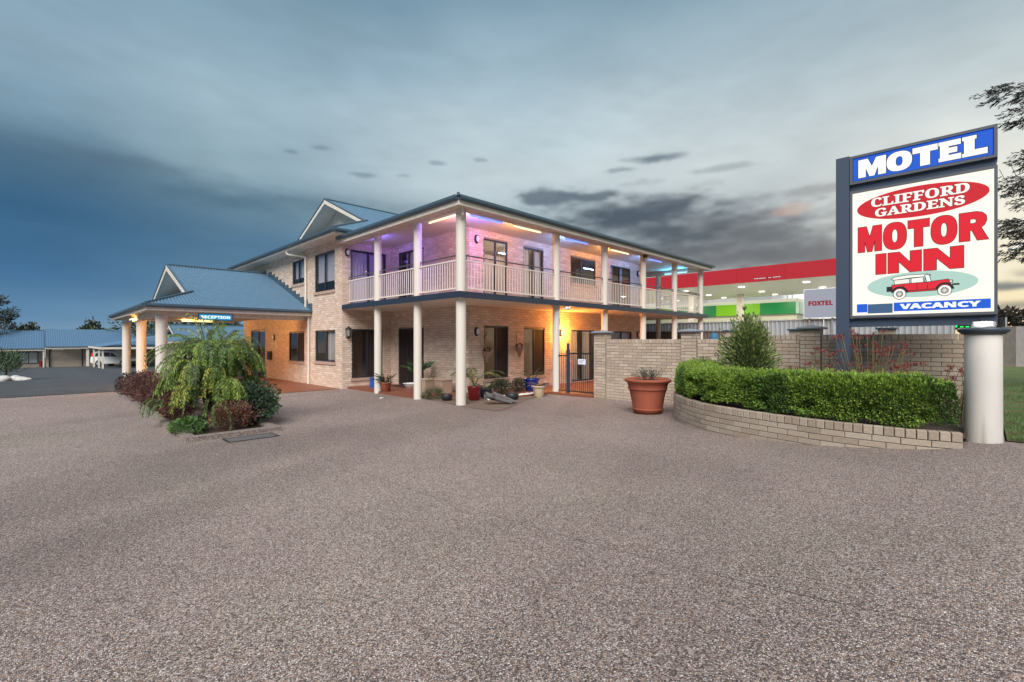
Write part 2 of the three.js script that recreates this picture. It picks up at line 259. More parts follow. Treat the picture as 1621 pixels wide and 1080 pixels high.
function brickwork(F, u0, u1, y0, y1, holes, seed, L = 0.24, H = 0.086, J = 0.010) {
  const r = rng(seed), pos = [], uv = [], col = [], idx = []; let vi = 0;
  const quad = (a, b, c, d, k, ua, va, ub, vb) => { pos.push(...a, ...b, ...c, ...d); uv.push(ua, va, ub, va, ub, vb, ua, vb); for (let i = 0; i < 4; i++) col.push(...k); idx.push(vi, vi + 1, vi + 2, vi, vi + 2, vi + 3); vi += 4; };
  const W = F.t === 'x' ? (u, y, n) => [F.p - n, y, u] : (u, y, n) => [u, y, F.p + n];
  let row = 0;
  for (let y = y0; y < y1 - 0.02; y += H, row++) {
    const ya = y + J, yb = Math.min(y + H, y1);
    let cuts = holes.filter(h => h[2] < yb - 0.01 && h[3] > ya + 0.01).map(h => [h[0], h[1]]).sort((a, b) => a[0] - b[0]);
    for (let u = u0 - (row % 2 ? L / 2 : 0); u < u1; u += L) {
      let segs = [[Math.max(u, u0), Math.min(u + L - J, u1)]];
      for (const [a, b] of cuts) segs = segs.flatMap(([s, e]) => b <= s || a >= e ? [[s, e]] : [[s, a], [b, e]]).filter(([s, e]) => e - s > 0.02);
      const t = motelBricks[Math.floor(r() * motelBricks.length)], f = 0.90 + 0.18 * r(), k = t.map(c => c * f), n = 0.006 + 0.004 * r(), ox = r() * 3, oy = r() * 3;
      for (const [s, e] of segs) {
        quad(W(s, ya, n), W(e, ya, n), W(e, yb, n), W(s, yb, n), k, ox, oy, ox + e - s, oy + yb - ya);
        quad(W(s, yb, 0), W(s, yb, n), W(e, yb, n), W(e, yb, 0), k, ox, oy, ox + 0.01, oy + 0.1);
        quad(W(s, ya, n), W(s, ya, 0), W(e, ya, 0), W(e, ya, n), k, ox, oy, ox + 0.01, oy + 0.1);
        quad(W(s, ya, 0), W(s, ya, n), W(s, yb, n), W(s, yb, 0), k, ox, oy, ox + 0.01, oy + 0.1);
        quad(W(e, ya, n), W(e, ya, 0), W(e, yb, 0), W(e, yb, n), k, ox, oy, ox + 0.01, oy + 0.1);
      }
    }
  }
  return polyGeo(pos, idx, uv, col);
}
function pleats(F, u0, u1, y0, y1, n, amp = 0.03, per = 0.13) {
  const pos = [], idx = [], uv = []; const st = per / 6; let k = 0;
  for (let u = u0; u <= u1 + 1e-6; u += st, k++) { const d = n + amp * Math.cos((u - u0) / per * 2 * Math.PI) * (0.7 + 0.3 * Math.sin(u * 7)); for (const y of [y0, y1]) { const p = F.t === 'x' ? [F.p - d, y, u] : [u, y, F.p + d]; pos.push(...p); uv.push(u, y); } if (k) { const a = 2 * k - 2; idx.push(a, a + 1, a + 2, a + 1, a + 3, a + 2); } }
  return polyGeo(pos, idx, uv);
}
// window or sliding door set back in its opening: frame, mullion, panes, optional curtain or insect screen
function opening(parent, name, F, [u0, u1, y0, y1], o = {}) {
  const g = new THREE.Group(); g.name = name; parent.add(g);
  const s = -0.07, f = 0.045, um = u0 + (u1 - u0) * (o.split ?? 0.5);
  mesh('frame', [bxF(F, u0, u1, y0, y0 + f, s, s + 0.05), bxF(F, u0, u1, y1 - f * 1.3, y1, s, s + 0.05), bxF(F, u0, u0 + f, y0 + f, y1 - f * 1.3, s, s + 0.05), bxF(F, u1 - f, u1, y0 + f, y1 - f * 1.3, s, s + 0.05), bxF(F, um - f * 0.7, um + f * 0.7, y0 + f, y1 - f * 1.3, s + 0.003, s + 0.058)], M.frame, g);
  for (const [a, b] of [[u0 + f, um - f * 0.7], [um + f * 0.7, u1 - f]]) mesh('pane', paneGeo(F, a, b, y0 + f, y1 - f * 1.3, s + 0.02), M.glass, g);
  if (o.screen) for (const [a, b] of o.screen === 2 ? [[u0 + f, um - f], [um + f, u1 - f]] : [[um + f, u1 - f]]) mesh('insect_screen', paneGeo(F, a, b, y0 + f, y1 - f, s + 0.04), M.screen, g);
  for (const [a, b, c, d] of o.curtain ?? []) mesh('curtain', pleats(F, a, b, c, d, s - 0.055), o.curtainMat ?? M.curtain, g);
  if (o.blind) mesh('blind', paneGeo(F, u0 + 0.05, u1 - 0.05, o.blind, y1 - 0.03, s - 0.06), M.blind, g);
  if (o.sill) { for (const k of [0]) mesh('sill', bxF(F, u0 - 0.06, u1 + 0.06, y0 - 0.11, y0 - 0.002, -0.1, 0.045), M.sill, g); }
  return g;
}
const paneGeo = (F, a, b, y0, y1, n) => { const g = new THREE.PlaneGeometry(b - a, y1 - y0); if (F.t === 'x') { g.rotateY(-Math.PI / 2); g.translate(F.p - n, (y0 + y1) / 2, (a + b) / 2); } else g.translate((a + b) / 2, (y0 + y1) / 2, F.p + n); return g; };

// ---------------------------------------------------------------- the motel building
const XC = 8.197, ZC = -10.188;                       // its corner veranda column
const FL1 = 0.08, SLB = 2.976, SLT = 3.144, CEIL = 5.55;
const motel = thing('motel_building', 'two storey cream brick motel with wraparound upper balcony and blue roof', 'building');
const wing = { t: 'x', p: 7.95 }, ret = { t: 'z', p: -16.91 }, lft = { t: 'x', p: 10.0 }, rgt = { t: 'z', p: -11.99 };
const WZ1 = -28.9;
const holes = {
  wing: [[-21.81, -20.49, 4.29, 5.31], [-19.38, -17.53, 3.77, 5.29], [-22.23, -20.46, 0.91, 2.2], [-19.35, -17.48, 0.98, 2.227], [-27.7, -25.42, -0.12, 2.35], [-27.2, -25.3, 4.05, 5.3]],
  ret: [[8.33, 9.62, 0.38, 2.25], [8.28, 9.77, 3.15, 5.27]],
  lft: [[-16.34, -14.6, FL1, 2.28], [-16.34, -14.6, 3.15, 5.27]],
  rgt: [[10.64, 11.8, 0.5, 2.31], [12.6, 13.77, 0.5, 2.28], [15.43, 17.08, FL1 + 0.04, 2.26], [18.4, 20.15, 1.0, 2.24], [10.62, 11.77, 3.15, 5.30], [12.58, 13.7, 3.15, 5.28], [15.38, 17.16, 4.2, 5.29], [18.33, 20.04, 3.15, 5.27]],
};
for (const [nm, F, a, b, y0, y1, hs, sd] of [['wing', wing, WZ1, -16.91, -0.3, 5.62, holes.wing, 1], ['ret', ret, 7.95, 10.0, -0.1, CEIL, holes.ret, 2], ['lft', lft, -16.91, -11.99, -0.1, CEIL, holes.lft, 3], ['rgt', rgt, 10.0, 21.1, -0.1, CEIL, holes.rgt, 4]]) {
  mesh('wall', wallCore(F, a, b, y0, y1, hs), M.mortar, motel);
  mesh('brickwork', brickwork(F, a, b, y0 + 0.02, y1, hs, sd * 31), M.brick, motel).userData.kind = 'stuff';
}
mesh('wall', [bx(20.99, 21.1, -0.1, CEIL, -28.9, -12.1), bx(8.06, 21.1, -0.1, CEIL, -28.9, -28.79)], M.sill, motel);
mesh('interior_floor', [bx(8.06, 10.1, 2.9, 3.1, -28.75, -17.02), bx(10.11, 20.98, 2.9, 3.1, -28.75, -12.12), bx(8.06, 10.1, -0.05, 0.05, -28.75, -17.02), bx(10.11, 20.98, -0.05, 0.05, -28.75, -12.12)], std([0.30, 0.24, 0.20], { roughness: 0.95 }), motel);
mesh('interior_ceiling', [bx(8.06, 20.98, 5.545, 5.6, -28.75, -17.02), bx(10.11, 20.98, 5.545, 5.6, -17.0, -12.12)], std([0.72, 0.70, 0.66], { roughness: 0.9 }), motel);
mesh('interior_wall', [bx(10.3, 20.9, 0.06, 2.88, -16.0, -15.9), bx(10.3, 20.9, 3.12, 5.53, -16.0, -15.9), bx(10.6, 10.7, 3.12, 5.53, -28, -17.2), bx(10.6, 10.7, 0.06, 2.88, -28, -17.2)], std([0.62, 0.52, 0.42], { roughness: 0.9 }), motel);
// openings
const cur = { curtainMat: M.curtain };
opening(motel, 'window', wing, holes.wing[0], { split: 0.52, sill: 1, blind: 4.55 });
opening(motel, 'window', wing, holes.wing[1], { split: 0.5, sill: 1, blind: 4.16 });
opening(motel, 'window', wing, holes.wing[2], { split: 0.56, sill: 1, screen: 1 });
opening(motel, 'window', wing, holes.wing[3], { split: 0.52, sill: 1, curtain: [[-18.4, -17.6, 1.05, 2.1]] });
opening(motel, 'window', wing, holes.wing[5], { split: 0.5, sill: 1, blind: 4.3 });
opening(motel, 'glass_door', wing, holes.wing[4], { split: 0.5 });
opening(motel, 'window', ret, holes.ret[0], { screen: 1, sill: 1 });
opening(motel, 'sliding_door', ret, holes.ret[1], { curtain: [[8.33, 9.72, 3.2, 5.2]], curtainMat: M.blind });
opening(motel, 'sliding_door', lft, holes.lft[0], { screen: 2, split: 0.35 });
opening(motel, 'sliding_door', lft, holes.lft[1], { split: 0.4, curtain: [[-15.9, -14.7, 3.2, 5.2]] });
opening(motel, 'window', rgt, holes.rgt[0], { screen: 1, sill: 1 });
opening(motel, 'window', rgt, holes.rgt[1], { screen: 1, sill: 1 });
opening(motel, 'sliding_door', rgt, holes.rgt[2], { split: 0.46, curtain: [[15.48, 15.98, 0.15, 2.2], [16.22, 16.86, 0.15, 2.2]] });
opening(motel, 'window', rgt, holes.rgt[3], { curtain: [[18.5, 20.1, 1.05, 2.2]], curtainMat: M.steel });
opening(motel, 'sliding_door', rgt, holes.rgt[4], { curtain: [[10.68, 11.72, 3.2, 4.78]] });
opening(motel, 'sliding_door', rgt, holes.rgt[5], { curtain: [[12.62, 13.0, 3.2, 5.2], [13.32, 13.66, 3.2, 5.2]] });
opening(motel, 'window', rgt, holes.rgt[6], { split: 0.43, sill: 1 });
opening(motel, 'sliding_door', rgt, holes.rgt[7], { split: 0.45, curtain: [[18.38, 18.7, 3.2, 5.2], [19.2, 19.5, 3.2, 5.2]] });

// balcony slab, veranda ceiling
const foot = (y0, y1, e) => [bx(XC - e + 0.02, 9.995, y0, y1, -16.905, ZC + e - 0.02), bx(9.996, 23.777 + e - 0.02, y0, y1, -11.985, ZC + e - 0.02), bx(21.105, 23.777 + e - 0.02, y0, y1, -20, -11.986)];
mesh('balcony_slab', foot(SLB, SLT - 0.012, 0.25), M.ceiling, motel);
mesh('balcony_floor', foot(SLT - 0.0115, SLT - 0.001, 0.24), M.tile, motel);
mesh('slab_edge', [bx(XC - 0.27, XC - 0.23, SLB - 0.004, SLT, -16.9, ZC + 0.27), bx(XC - 0.23, 24.05, SLB - 0.004, SLT, ZC + 0.23, ZC + 0.27), bx(24.01, 24.05, SLB - 0.004, SLT, -20, ZC + 0.23)], M.navy, motel);
mesh('veranda_ceiling', foot(CEIL, CEIL + 0.03, 0.42), M.ceiling, motel);
mesh('eave_beam', [bx(XC - 0.07, XC + 0.07, 5.40, CEIL - 0.001, -16.9, ZC + 0.07), bx(XC + 0.0701, 23.847, 5.40, CEIL - 0.001, ZC - 0.07, ZC + 0.07), bx(23.707, 23.847, 5.40, CEIL - 0.001, -20, ZC - 0.0701)], M.cream, motel);
mesh('fascia', [bx(XC - 0.43, XC - 0.40, 5.39, 5.55, -16.88, ZC + 0.43), bx(XC - 0.40, 24.2, 5.39, 5.55, ZC + 0.40, ZC + 0.43), bx(24.17, 24.2, 5.39, 5.55, -20, ZC + 0.40), bx(XC - 0.4, XC - 0.0705, 5.41, 5.43, -16.88, ZC + 0.40), bx(XC - 0.0704, 24.17, 5.41, 5.43, ZC + 0.0705, ZC + 0.40)], M.cream, motel);
const gutterProfile = (len) => { const s = new THREE.Shape(); s.moveTo(0, 0); s.lineTo(0.09, 0.015); s.lineTo(0.11, 0.05); s.lineTo(0.11, 0.12); s.lineTo(0.1, 0.125); s.lineTo(0.095, 0.06); s.lineTo(0.012, 0.02); s.lineTo(0.012, 0.125); s.lineTo(0, 0.125); return new THREE.ExtrudeGeometry(s, { depth: len, bevelEnabled: false }); };
const gutterX = (x0, x1, y, z) => { const g = gutterProfile(x1 - x0); g.rotateY(Math.PI / 2); g.scale(1, 1, -1); g.rotateY(0); g.translate(x0, y, z); return flipZ(g); };
function flipZ(g) { const i = g.index; if (i) { for (let k = 0; k < i.count; k += 3) { const a = i.getX(k); i.setX(k, i.getX(k + 1)); i.setX(k + 1, a); } } g.computeVertexNormals(); return g; }
const gutterZ = (z0, z1, y, x) => { const g = gutterProfile(z1 - z0); g.scale(-1, 1, 1); g.translate(x, y, z0); return flipZ(g); };
mesh('gutter', [gutterZ(-16.85, ZC + 0.44, 5.515, XC - 0.431), gutterX(XC - 0.43, 24.3, 5.515, ZC + 0.431)], M.navyTrim, motel);
// lower and upper columns
const colSpots = [[XC, ZC], ...[4.1, 6.97, 9.84, 12.71, 15.58].map(s => [XC + s, ZC]), ...[2.11, 4.53].map(s => [XC, ZC - s]), [23.777, -12.5], [23.777, -15.4]];
colSpots.forEach(([x, z], i) => { const r = i ? 0.125 : 0.14; for (const [a, b] of [[-0.06, SLB - 0.001], [SLT, 5.43]]) mesh('column', [cyl(r, r, a, b, x, z, 28), cyl(r + 0.008, r + 0.008, b - 0.05, b - 0.002, x, z, 28)], M.column, motel); });
// balcony railings: each bay a part, each baluster its own piece
const balGeo = uvBox(new THREE.BoxGeometry(0.018, 0.73, 0.018));
function railing(F, a, b) {
  const g = new THREE.Group(); g.name = 'balcony_railing'; motel.add(g); const y = SLT;
  mesh('top_rail', bxF(F, a, b, y + 0.88, y + 0.915, -0.02, 0.02), M.rail, g); mesh('bottom_rail', bxF(F, a, b, y + 0.10, y + 0.14, -0.02, 0.02), M.rail, g);
  const P = (u, yy) => F.t === 'x' ? [F.p, yy, u] : [u, yy, F.p];
  mesh('handrail', [bar(P(a + 0.04, y + 1.03), P(b - 0.04, y + 1.03), 0.019), bar(P(a + 0.045, y + 0.91), P(a + 0.045, y + 1.04), 0.014), bar(P(b - 0.045, y + 0.91), P(b - 0.045, y + 1.04), 0.014)], M.handrail, g);
  const n = Math.round((b - a) / 0.118);
  for (let i = 1; i < n; i++) { const m = new THREE.Mesh(balGeo, M.rail); m.name = 'baluster'; m.position.set(...P(a + (b - a) * i / n, y + 0.5)); g.add(m); }
}
const railZ = { t: 'z', p: ZC + 0.02 }, railX = { t: 'x', p: XC - 0.02 };
[[0, 4.1], [4.1, 6.97], [6.97, 9.84], [9.84, 12.71], [12.71, 15.58]].forEach(([a, b]) => railing(railZ, XC + a + 0.125, XC + b - 0.125));
[[-4.53, -2.11], [-2.11, 0]].forEach(([a, b]) => railing(railX, ZC + a + 0.125, ZC + b - 0.125));
railing(railX, -16.88, ZC - 4.53 - 0.125);
railing({ t: 'x', p: 23.78 }, -12.4, ZC - 0.13);
// roofs
function dutchGable(parent, { x0, zN, zF, y0, p, xg, x1, lap = 0.28 }) {
  const zr = (zN + zF) / 2, hr = y0 + p * (zN - zF) / 2, hg = y0 + p * (xg - x0), xb = xg - lap, hb = y0 + p * (xb - x0), th = 0.02;
  const sh = (h) => h + th;
  const roof = new THREE.Group(); roof.name = 'roof'; parent.add(roof);
  mesh('roof_sheet', corrugated([[x0 - 0.04, y0, zN + 0.04], [x1, y0, zN + 0.04], [x1, sh(hr), zr], [xb, sh(hr), zr], [xb, sh(hb), zN - (xb - x0)]], [1, 0, 0]), M.roof, roof);
  mesh('roof_sheet', corrugated([[x0 - 0.04, y0, zF - 0.04], [x1, y0, zF - 0.04], [x1, sh(hr), zr], [xb, sh(hr), zr], [xb, sh(hb), zF + (xb - x0)]], [1, 0, 0]), M.roof, roof);
  mesh('roof_sheet', corrugated([[x0 - 0.04, y0, zN + 0.04], [x0 - 0.04, y0, zF - 0.04], [xg, hg + 0.01, zF + (xg - x0)], [xg, hg + 0.01, zN - (xg - x0)]], [0, 0, 1]), M.roof, roof);
  mesh('gable_wall', slabPoly([[xg + 0.02, hg - 0.02, zN - (xg - x0)], [xg + 0.02, hr - 0.06, zr], [xg + 0.02, hg - 0.02, zF + (xg - x0)]], 0.04), M.cream, roof);
  for (const [za, s] of [[zN - (xb - x0), 1], [zF + (xb - x0), -1]]) {
    mesh('barge_board', slabPoly([[xb - 0.03, hb - 0.02, za], [xb - 0.03, hb - 0.17, za + s * 0.02], [xb - 0.03, hr - 0.19, zr], [xb - 0.03, hr - 0.01, zr]], 0.03), M.cream, roof);
    mesh('barge_cap', bar([xb - 0.03, sh(hb) + 0.01, za], [xb - 0.03, sh(hr) + 0.02, zr], 0.035, 8), M.navyTrim, roof);
    mesh('hip_cap', bar([x0 - 0.02, y0 + 0.03, s > 0 ? zN + 0.02 : zF - 0.02], [xb + 0.2, hb + 0.2 * p + 0.04, s > 0 ? zN - (xb + 0.2 - x0) : zF + (xb + 0.2 - x0)], 0.04, 8), M.navyTrim, roof);
  }
  mesh('ridge_cap', bar([xb - 0.05, sh(hr) + 0.025, zr], [x1, sh(hr) + 0.025, zr], 0.05, 8), M.navyTrim, roof);
  mesh('gable_soffit', [slabPoly([[xb, hb - 0.03, zN - (xb - x0)], [xg + 0.02, hb - 0.03, zN - (xb - x0)], [xg + 0.02, hr - 0.03, zr], [xb, hr - 0.03, zr]], 0.01), slabPoly([[xb, hb - 0.03, zF + (xb - x0)], [xg + 0.02, hb - 0.03, zF + (xb - x0)], [xg + 0.02, hr - 0.03, zr], [xb, hr - 0.03, zr]], 0.01)], M.ceiling, roof);
  return roof;
}
dutchGable(motel, { x0: 7.35, zN: -16.3, zF: -29.55, y0: 5.83, p: 0.44, xg: 10.75, x1: 20, lap: 0.85 });
mesh('wing_fascia', [bx(7.36, 7.39, 5.63, 5.75, -29.54, -16.31), bx(7.39, 9.2, 5.63, 5.75, -16.34, -16.31)], M.cream, motel);
mesh('wing_soffit', [bx(7.391, 7.99, 5.625, 5.64, -29.5, -16.345), bx(7.991, 9.2, 5.63, 5.645, -16.92, -16.345)], M.cream, motel);
mesh('wing_gutter', [gutterZ(-29.6, -16.2, 5.705, 7.359), gutterX(7.25, 9.2, 5.705, -16.309)], M.navyTrim, motel);
const rp = 0.20, re = 5.63, rx0 = XC - 0.47, rx1 = 24.25, rz = ZC + 0.47, hw = (rx1 - rx0) / 2;
mesh('main_roof_sheet', [corrugated([[rx0, re, rz], [rx1, re, rz], [(rx0 + rx1) / 2, re + rp * hw, rz - hw]], [1, 0, 0]), corrugated([[rx0, re, rz], [rx0, re, -16.6], [rx0 + (rz + 16.6), re + rp * (rz + 16.6), -16.6]], [0, 0, 1]), corrugated([[rx1, re, rz], [rx1, re, -20], [rx1 - hw, re + rp * hw, -20], [rx1 - hw, re + rp * hw, rz - hw]], [0, 0, 1])], M.roof, motel);
mesh('main_hip_cap', [bar([rx0, re + 0.03, rz], [rx0 + hw, re + rp * hw + 0.03, rz - hw], 0.045), bar([rx1, re + 0.03, rz], [rx1 - hw, re + rp * hw + 0.03, rz - hw], 0.045)], M.navyTrim, motel);
// downpipes
mesh('downpipe', [tube([[7.42, 5.7, -21.0], [7.42, 5.52, -21.0], [7.7, 5.42, -20.6], [7.88, 5.33, -20.17]], 0.045, 20), bar([7.88, 5.35, -20.17], [7.88, 3.2, -20.17], 0.045, 12)], M.cream, motel);
mesh('downpipe', [bar([7.88, 2.92, -19.86], [7.88, -0.1, -19.86], 0.045, 12)], M.cream, motel);
mesh('downpipe', [bar([8.06, 5.5, -9.95], [8.06, 5.2, -9.95], 0.045, 12), bar([8.06, 5.22, -9.95], [8.14, 5.12, -10.1], 0.045, 12)], M.cream, motel);
// terrace floor under the veranda
mesh('terrace_floor', [bx(XC - 0.05, 10.0, -0.1, FL1, -16.9, -12.4), bx(XC + 1.1, 10.0, -0.1, FL1, -12.4, -11.2), bx(10.0, 24.0, -0.1, FL1, -11.99, -10.3), bx(12.0, 24, -0.1, FL1 - 0.004, -10.3, -9.2), bx(12.35, 24, -0.1, FL1 - 0.008, -9.2, -2)], M.tile, motel);

// ---------------------------------------------------------------- entrance porch
const porch = thing('entrance_porch', 'drive-through entrance porch with blue gabled roof on thick cream columns', 'porch');
const PY = 3.05, PX0 = 2.46, PZN = -19.69, PZF = -30.7;
dutchGable(porch, { x0: PX0, zN: PZN, zF: PZF, y0: PY, p: 0.372, xg: 4.75, x1: 7.93, lap: 0.85 });
mesh('gutter', [gutterZ(PZF - 0.1, PZN + 0.1, PY - 0.11, PX0 + 0.01), gutterX(PX0 - 0.1, 7.93, PY - 0.11, PZN - 0.01)], M.navyTrim, porch);
mesh('fascia', [bx(PX0 + 0.02, PX0 + 0.05, PY - 0.22, PY - 0.08, PZF + 0.02, PZN - 0.02), bx(PX0 + 0.05, 7.93, PY - 0.22, PY - 0.08, PZN - 0.05, PZN - 0.02), bx(PX0 + 0.05, 7.93, PY - 0.22, PY - 0.08, PZF + 0.02, PZF + 0.05)], M.cream, porch);
mesh('porch_ceiling', bx(PX0 + 0.06, 7.92, 2.90, 2.93, PZF + 0.06, PZN - 0.06), M.cream, porch);
mesh('porch_beam', [bx(2.85, 3.09, 2.66, 2.899, -29.9, -20.1), bx(3.091, 7.92, 2.66, 2.899, -20.37, -20.13)], M.cream, porch);
[-20.25, -24.9, -29.7].forEach(z => mesh('porch_column', [cyl(0.172, 0.172, -0.25, 2.67, 2.97, z, 36), cyl(0.19, 0.19, 2.58, 2.66, 2.97, z, 36)], M.column, porch));
{ const steps = []; for (let k = 0; k < 12; k++) { const z = -24.9 + k * 0.44, h = PY + 0.372 * (PZN - z) + 0.04; steps.push(bx(7.895, 7.938, h - 0.2, h + 0.13, z, z + 0.435)); } mesh('step_flashing', steps, M.navyTrim, porch); }
mesh('porch_floor', sheet(span(3.4, 7.9, 0.5), span(-30, -16.95, 0.6), 0.012, null, 1), M.tile, porch);

// ---------------------------------------------------------------- lamps
const WARM = [1.0, 0.47, 0.12], BLUE = [0.22, 0.16, 1.0], CYAN = [0.22, 0.42, 1.0];
function fluoro(a, b, col, I, label, group, tone, side) {
  const tilt = a[1] > 4 ? -0.22 : 0.05; side ??= Math.abs(b[0] - a[0]) > 0.1 ? -1 : 1;
  const g = thing('fluorescent_tube', label, 'light', group); const mid = a.map((v, i) => (v + b[i]) / 2), d = new THREE.Vector3(...b).sub(new THREE.Vector3(...a));
  mesh('glowing_tube', bar(a, b, 0.022, 10), glow(tone ?? col, 0.95), g);
  const alongX = Math.abs(d.x) > Math.abs(d.z), L = d.length();
  mesh('batten', alongX ? bx(mid[0] - L / 2 - 0.04, mid[0] + L / 2 + 0.04, mid[1] + 0.03, mid[1] + 0.075, mid[2] - 0.03, mid[2] + 0.03) : bx(mid[0] - 0.03, mid[0] + 0.03, mid[1] + 0.03, mid[1] + 0.075, mid[2] - L / 2 - 0.04, mid[2] + L / 2 + 0.04), M.white, g);
  const a2 = new THREE.RectAreaLight(C(...col), I * LK / (L * 0.05), L, 0.05), inn = alongX ? [0, tilt, side] : [side, tilt, 0]; // the tube's light, thrown down and in
  a2.position.set(mid[0] + inn[0] * 0.035, mid[1] - 0.03, mid[2] + inn[2] * 0.035); a2.lookAt(mid[0] + inn[0], mid[1] + inn[1], mid[2] + inn[2]); g.add(a2);
  return g;
}
const TY = 5.365, TB = 7.2, TWm = 4.6, pale = [1.0, 0.80, 0.48], bluePale = [0.16, 0.26, 1.05];
const tz = ZC - 0.12, tx = XC + 0.12, gl = 'coloured balcony tubes';
fluoro([tx, TY, -11.86], [tx, TY, -10.57], WARM, TWm, 'warm tube left of the corner column on the upper balcony', gl, pale);
fluoro([8.64, TY, tz], [9.85, TY, tz], BLUE, TB * 1.5, 'brightest blue tube right of the corner column on the upper balcony', gl, bluePale);
fluoro([10.39, TY, tz], [11.64, TY, tz], WARM, TWm, 'warm tube above the second balcony door from the corner', gl, pale);
fluoro([12.97, TY, tz], [14.22, TY, tz], CYAN, TB, 'pale blue tube in front of the upper balcony window', gl, bluePale);
fluoro([15.82, TY, tz], [17.08, TY, tz], WARM, TWm * 1.3, 'warm tube in the third balcony bay of the road side', gl, pale);
fluoro([18.67, TY, tz], [19.89, TY, tz], CYAN, TB * 0.8, 'pale blue tube near the right end of the balcony', gl, bluePale);
fluoro([23.66, TY, -12.08], [23.66, TY, -10.85], [0.1, 0.55, 1.0], TB * 0.7, 'blue tube at the far right end of the balcony', gl, [0.4, 0.8, 1.0], -1);
fluoro([tx, 5.44, -15.9], [tx, 5.44, -14.9], BLUE, TB * 0.45, 'unseen violet blue tube behind the eave beam lighting the left balcony end', gl, bluePale);  // out of view, placed to throw violet on the left end walls
const pl = 'porch ceiling tubes';
fluoro([3.25, 2.83, -20.62], [4.3, 2.83, -20.62], WARM, 14.0, 'warm porch tube left of the reception sign', pl, pale);
fluoro([5.0, 2.83, -20.62], [6.3, 2.83, -20.62], WARM, 14.0, 'warm porch tube right of the reception sign', pl, pale);
fluoro([5.2, 2.83, -29.6], [6.6, 2.83, -29.6], WARM, 10.0, 'warm porch tube on the far side of the ceiling', pl, pale, 1);
fluoro([2.75, 2.72, -26.4], [2.75, 2.72, -25.25], WARM, 2.5, 'warm tube beside the middle porch column', pl, pale, 1);
// room lamps, mostly out of view, placed to light the curtains from behind
function roomLamp(label, p, I) { const g = thing('curtained_room_lamp', label, 'light', 'lit room lamps', p); mesh('globe', new THREE.SphereGeometry(0.13, 18, 12), glow([1, 0.8, 0.5], 1.2), g); mesh('rod', bx(-0.012, 0.012, 0.125, 0.5, -0.012, 0.012), M.steel, g); pointLight(g, [1, 0.78, 0.5], I, [0, -0.16, 0], 4); }
roomLamp('unseen globe lamp lighting the curtains of the lower curtained door', [16.3, 2.38, -13.3], 2.6);
roomLamp('lit globe lamp in the upper room behind the second balcony door', [13.25, 5.03, -13.4], 2.4);
roomLamp('unseen globe lamp lighting the curtain of the first balcony door', [11.0, 5.03, -13.2], 2.0);
// wall lamps
function bulkhead(F, u, y, lit, label) {
  const o = F.t === 'x' ? [F.p - 0.0, y, u] : [u, y, F.p], g = thing('wall_lamp', label, 'wall lamp', 'wall lamps', o, F.t === 'x' ? -Math.PI / 2 : 0);
  const body = new THREE.CylinderGeometry(0.10, 0.125, 0.07, 28); body.rotateX(Math.PI / 2); body.translate(0, 0, 0.045); body.scale(0.8, 1.25, 1); mesh('housing', body, M.black, g);
  const len = new THREE.SphereGeometry(0.085, 20, 10); len.scale(0.8, 1.25, 0.45); len.translate(0, 0, 0.085); mesh('lens', len, lit ? glow([1, 0.7, 0.35], 1.0) : M.blind, g);
  if (lit) pointLight(g, [1, 0.38, 0.07], lit, [0, 0.0, 0.42], 4);
  return g;
}
bulkhead(rgt, 10.3, 2.11, 0, 'round bulkhead lamp on the lower wall right of the corner column');
bulkhead(rgt, 10.3, 5.2, 0, 'round bulkhead lamp on the upper wall right of the corner column');
bulkhead(rgt, 14.75, 2.12, 6.2, 'lit amber wall lamp beside the lower curtained door');
bulkhead(rgt, 20.7, 5.1, 0, 'round bulkhead lamp at the right end of the upper wall');
bulkhead(rgt, 20.7, 2.1, 0, 'round bulkhead lamp at the right end of the lower wall');
bulkhead(wing, -24.1, 1.97, 0, 'round bulkhead lamp beside the reception entrance');
bulkhead(ret, 8.15, 5.12, 0, 'oval bulkhead lamp at the left end of the upper balcony');
{ const g = thing('carriage_lantern', 'old style black lantern on the brick return wall downstairs', 'lantern', undefined, [8.13, 2.0, -16.91]);
  mesh('bracket', [bx(-0.03, 0.03, -0.1, 0.12, 0.012, 0.03), bar([0, 0.08, 0.03], [0, 0.12, 0.14], 0.012), bar([0, 0.12, 0.14], [0, 0.28, 0.14], 0.012)], M.black, g);
  const body = new THREE.CylinderGeometry(0.11, 0.075, 0.26, 6); body.translate(0, 0.1, 0.14); mesh('glass_body', body, phys([0.5, 0.5, 0.48], { roughness: 0.35, transmission: 0.5, thickness: 0 }), g);
  const roof = new THREE.ConeGeometry(0.14, 0.12, 6); roof.translate(0, 0.29, 0.14); const base = new THREE.ConeGeometry(0.08, 0.1, 6); base.rotateX(Math.PI); base.translate(0, -0.08, 0.14);
  mesh('cap', [roof, base, ...[0, 1, 2, 3, 4, 5].map(k => { const a = k * Math.PI / 3 + Math.PI / 6 * 0; return bar([0.075 * Math.sin(a), -0.03, 0.14 + 0.075 * Math.cos(a)], [0.11 * Math.sin(a), 0.23, 0.14 + 0.11 * Math.cos(a)], 0.008, 5); })], M.black, g); }
{ const g = thing('security_light', 'small white floodlight under the balcony slab beside the second column', 'light', undefined, [12.55, 2.9, -9.98]); mesh('base', bx(-0.05, 0.05, 0.0, 0.072, -0.05, 0.05), M.white, g); for (const s of [-1, 1]) { const c = new THREE.CylinderGeometry(0.045, 0.03, 0.11, 14); c.rotateX(Math.PI / 2.6); c.translate(s * 0.09, -0.01, 0.05); mesh('lamp_head', c, M.white, g); } }
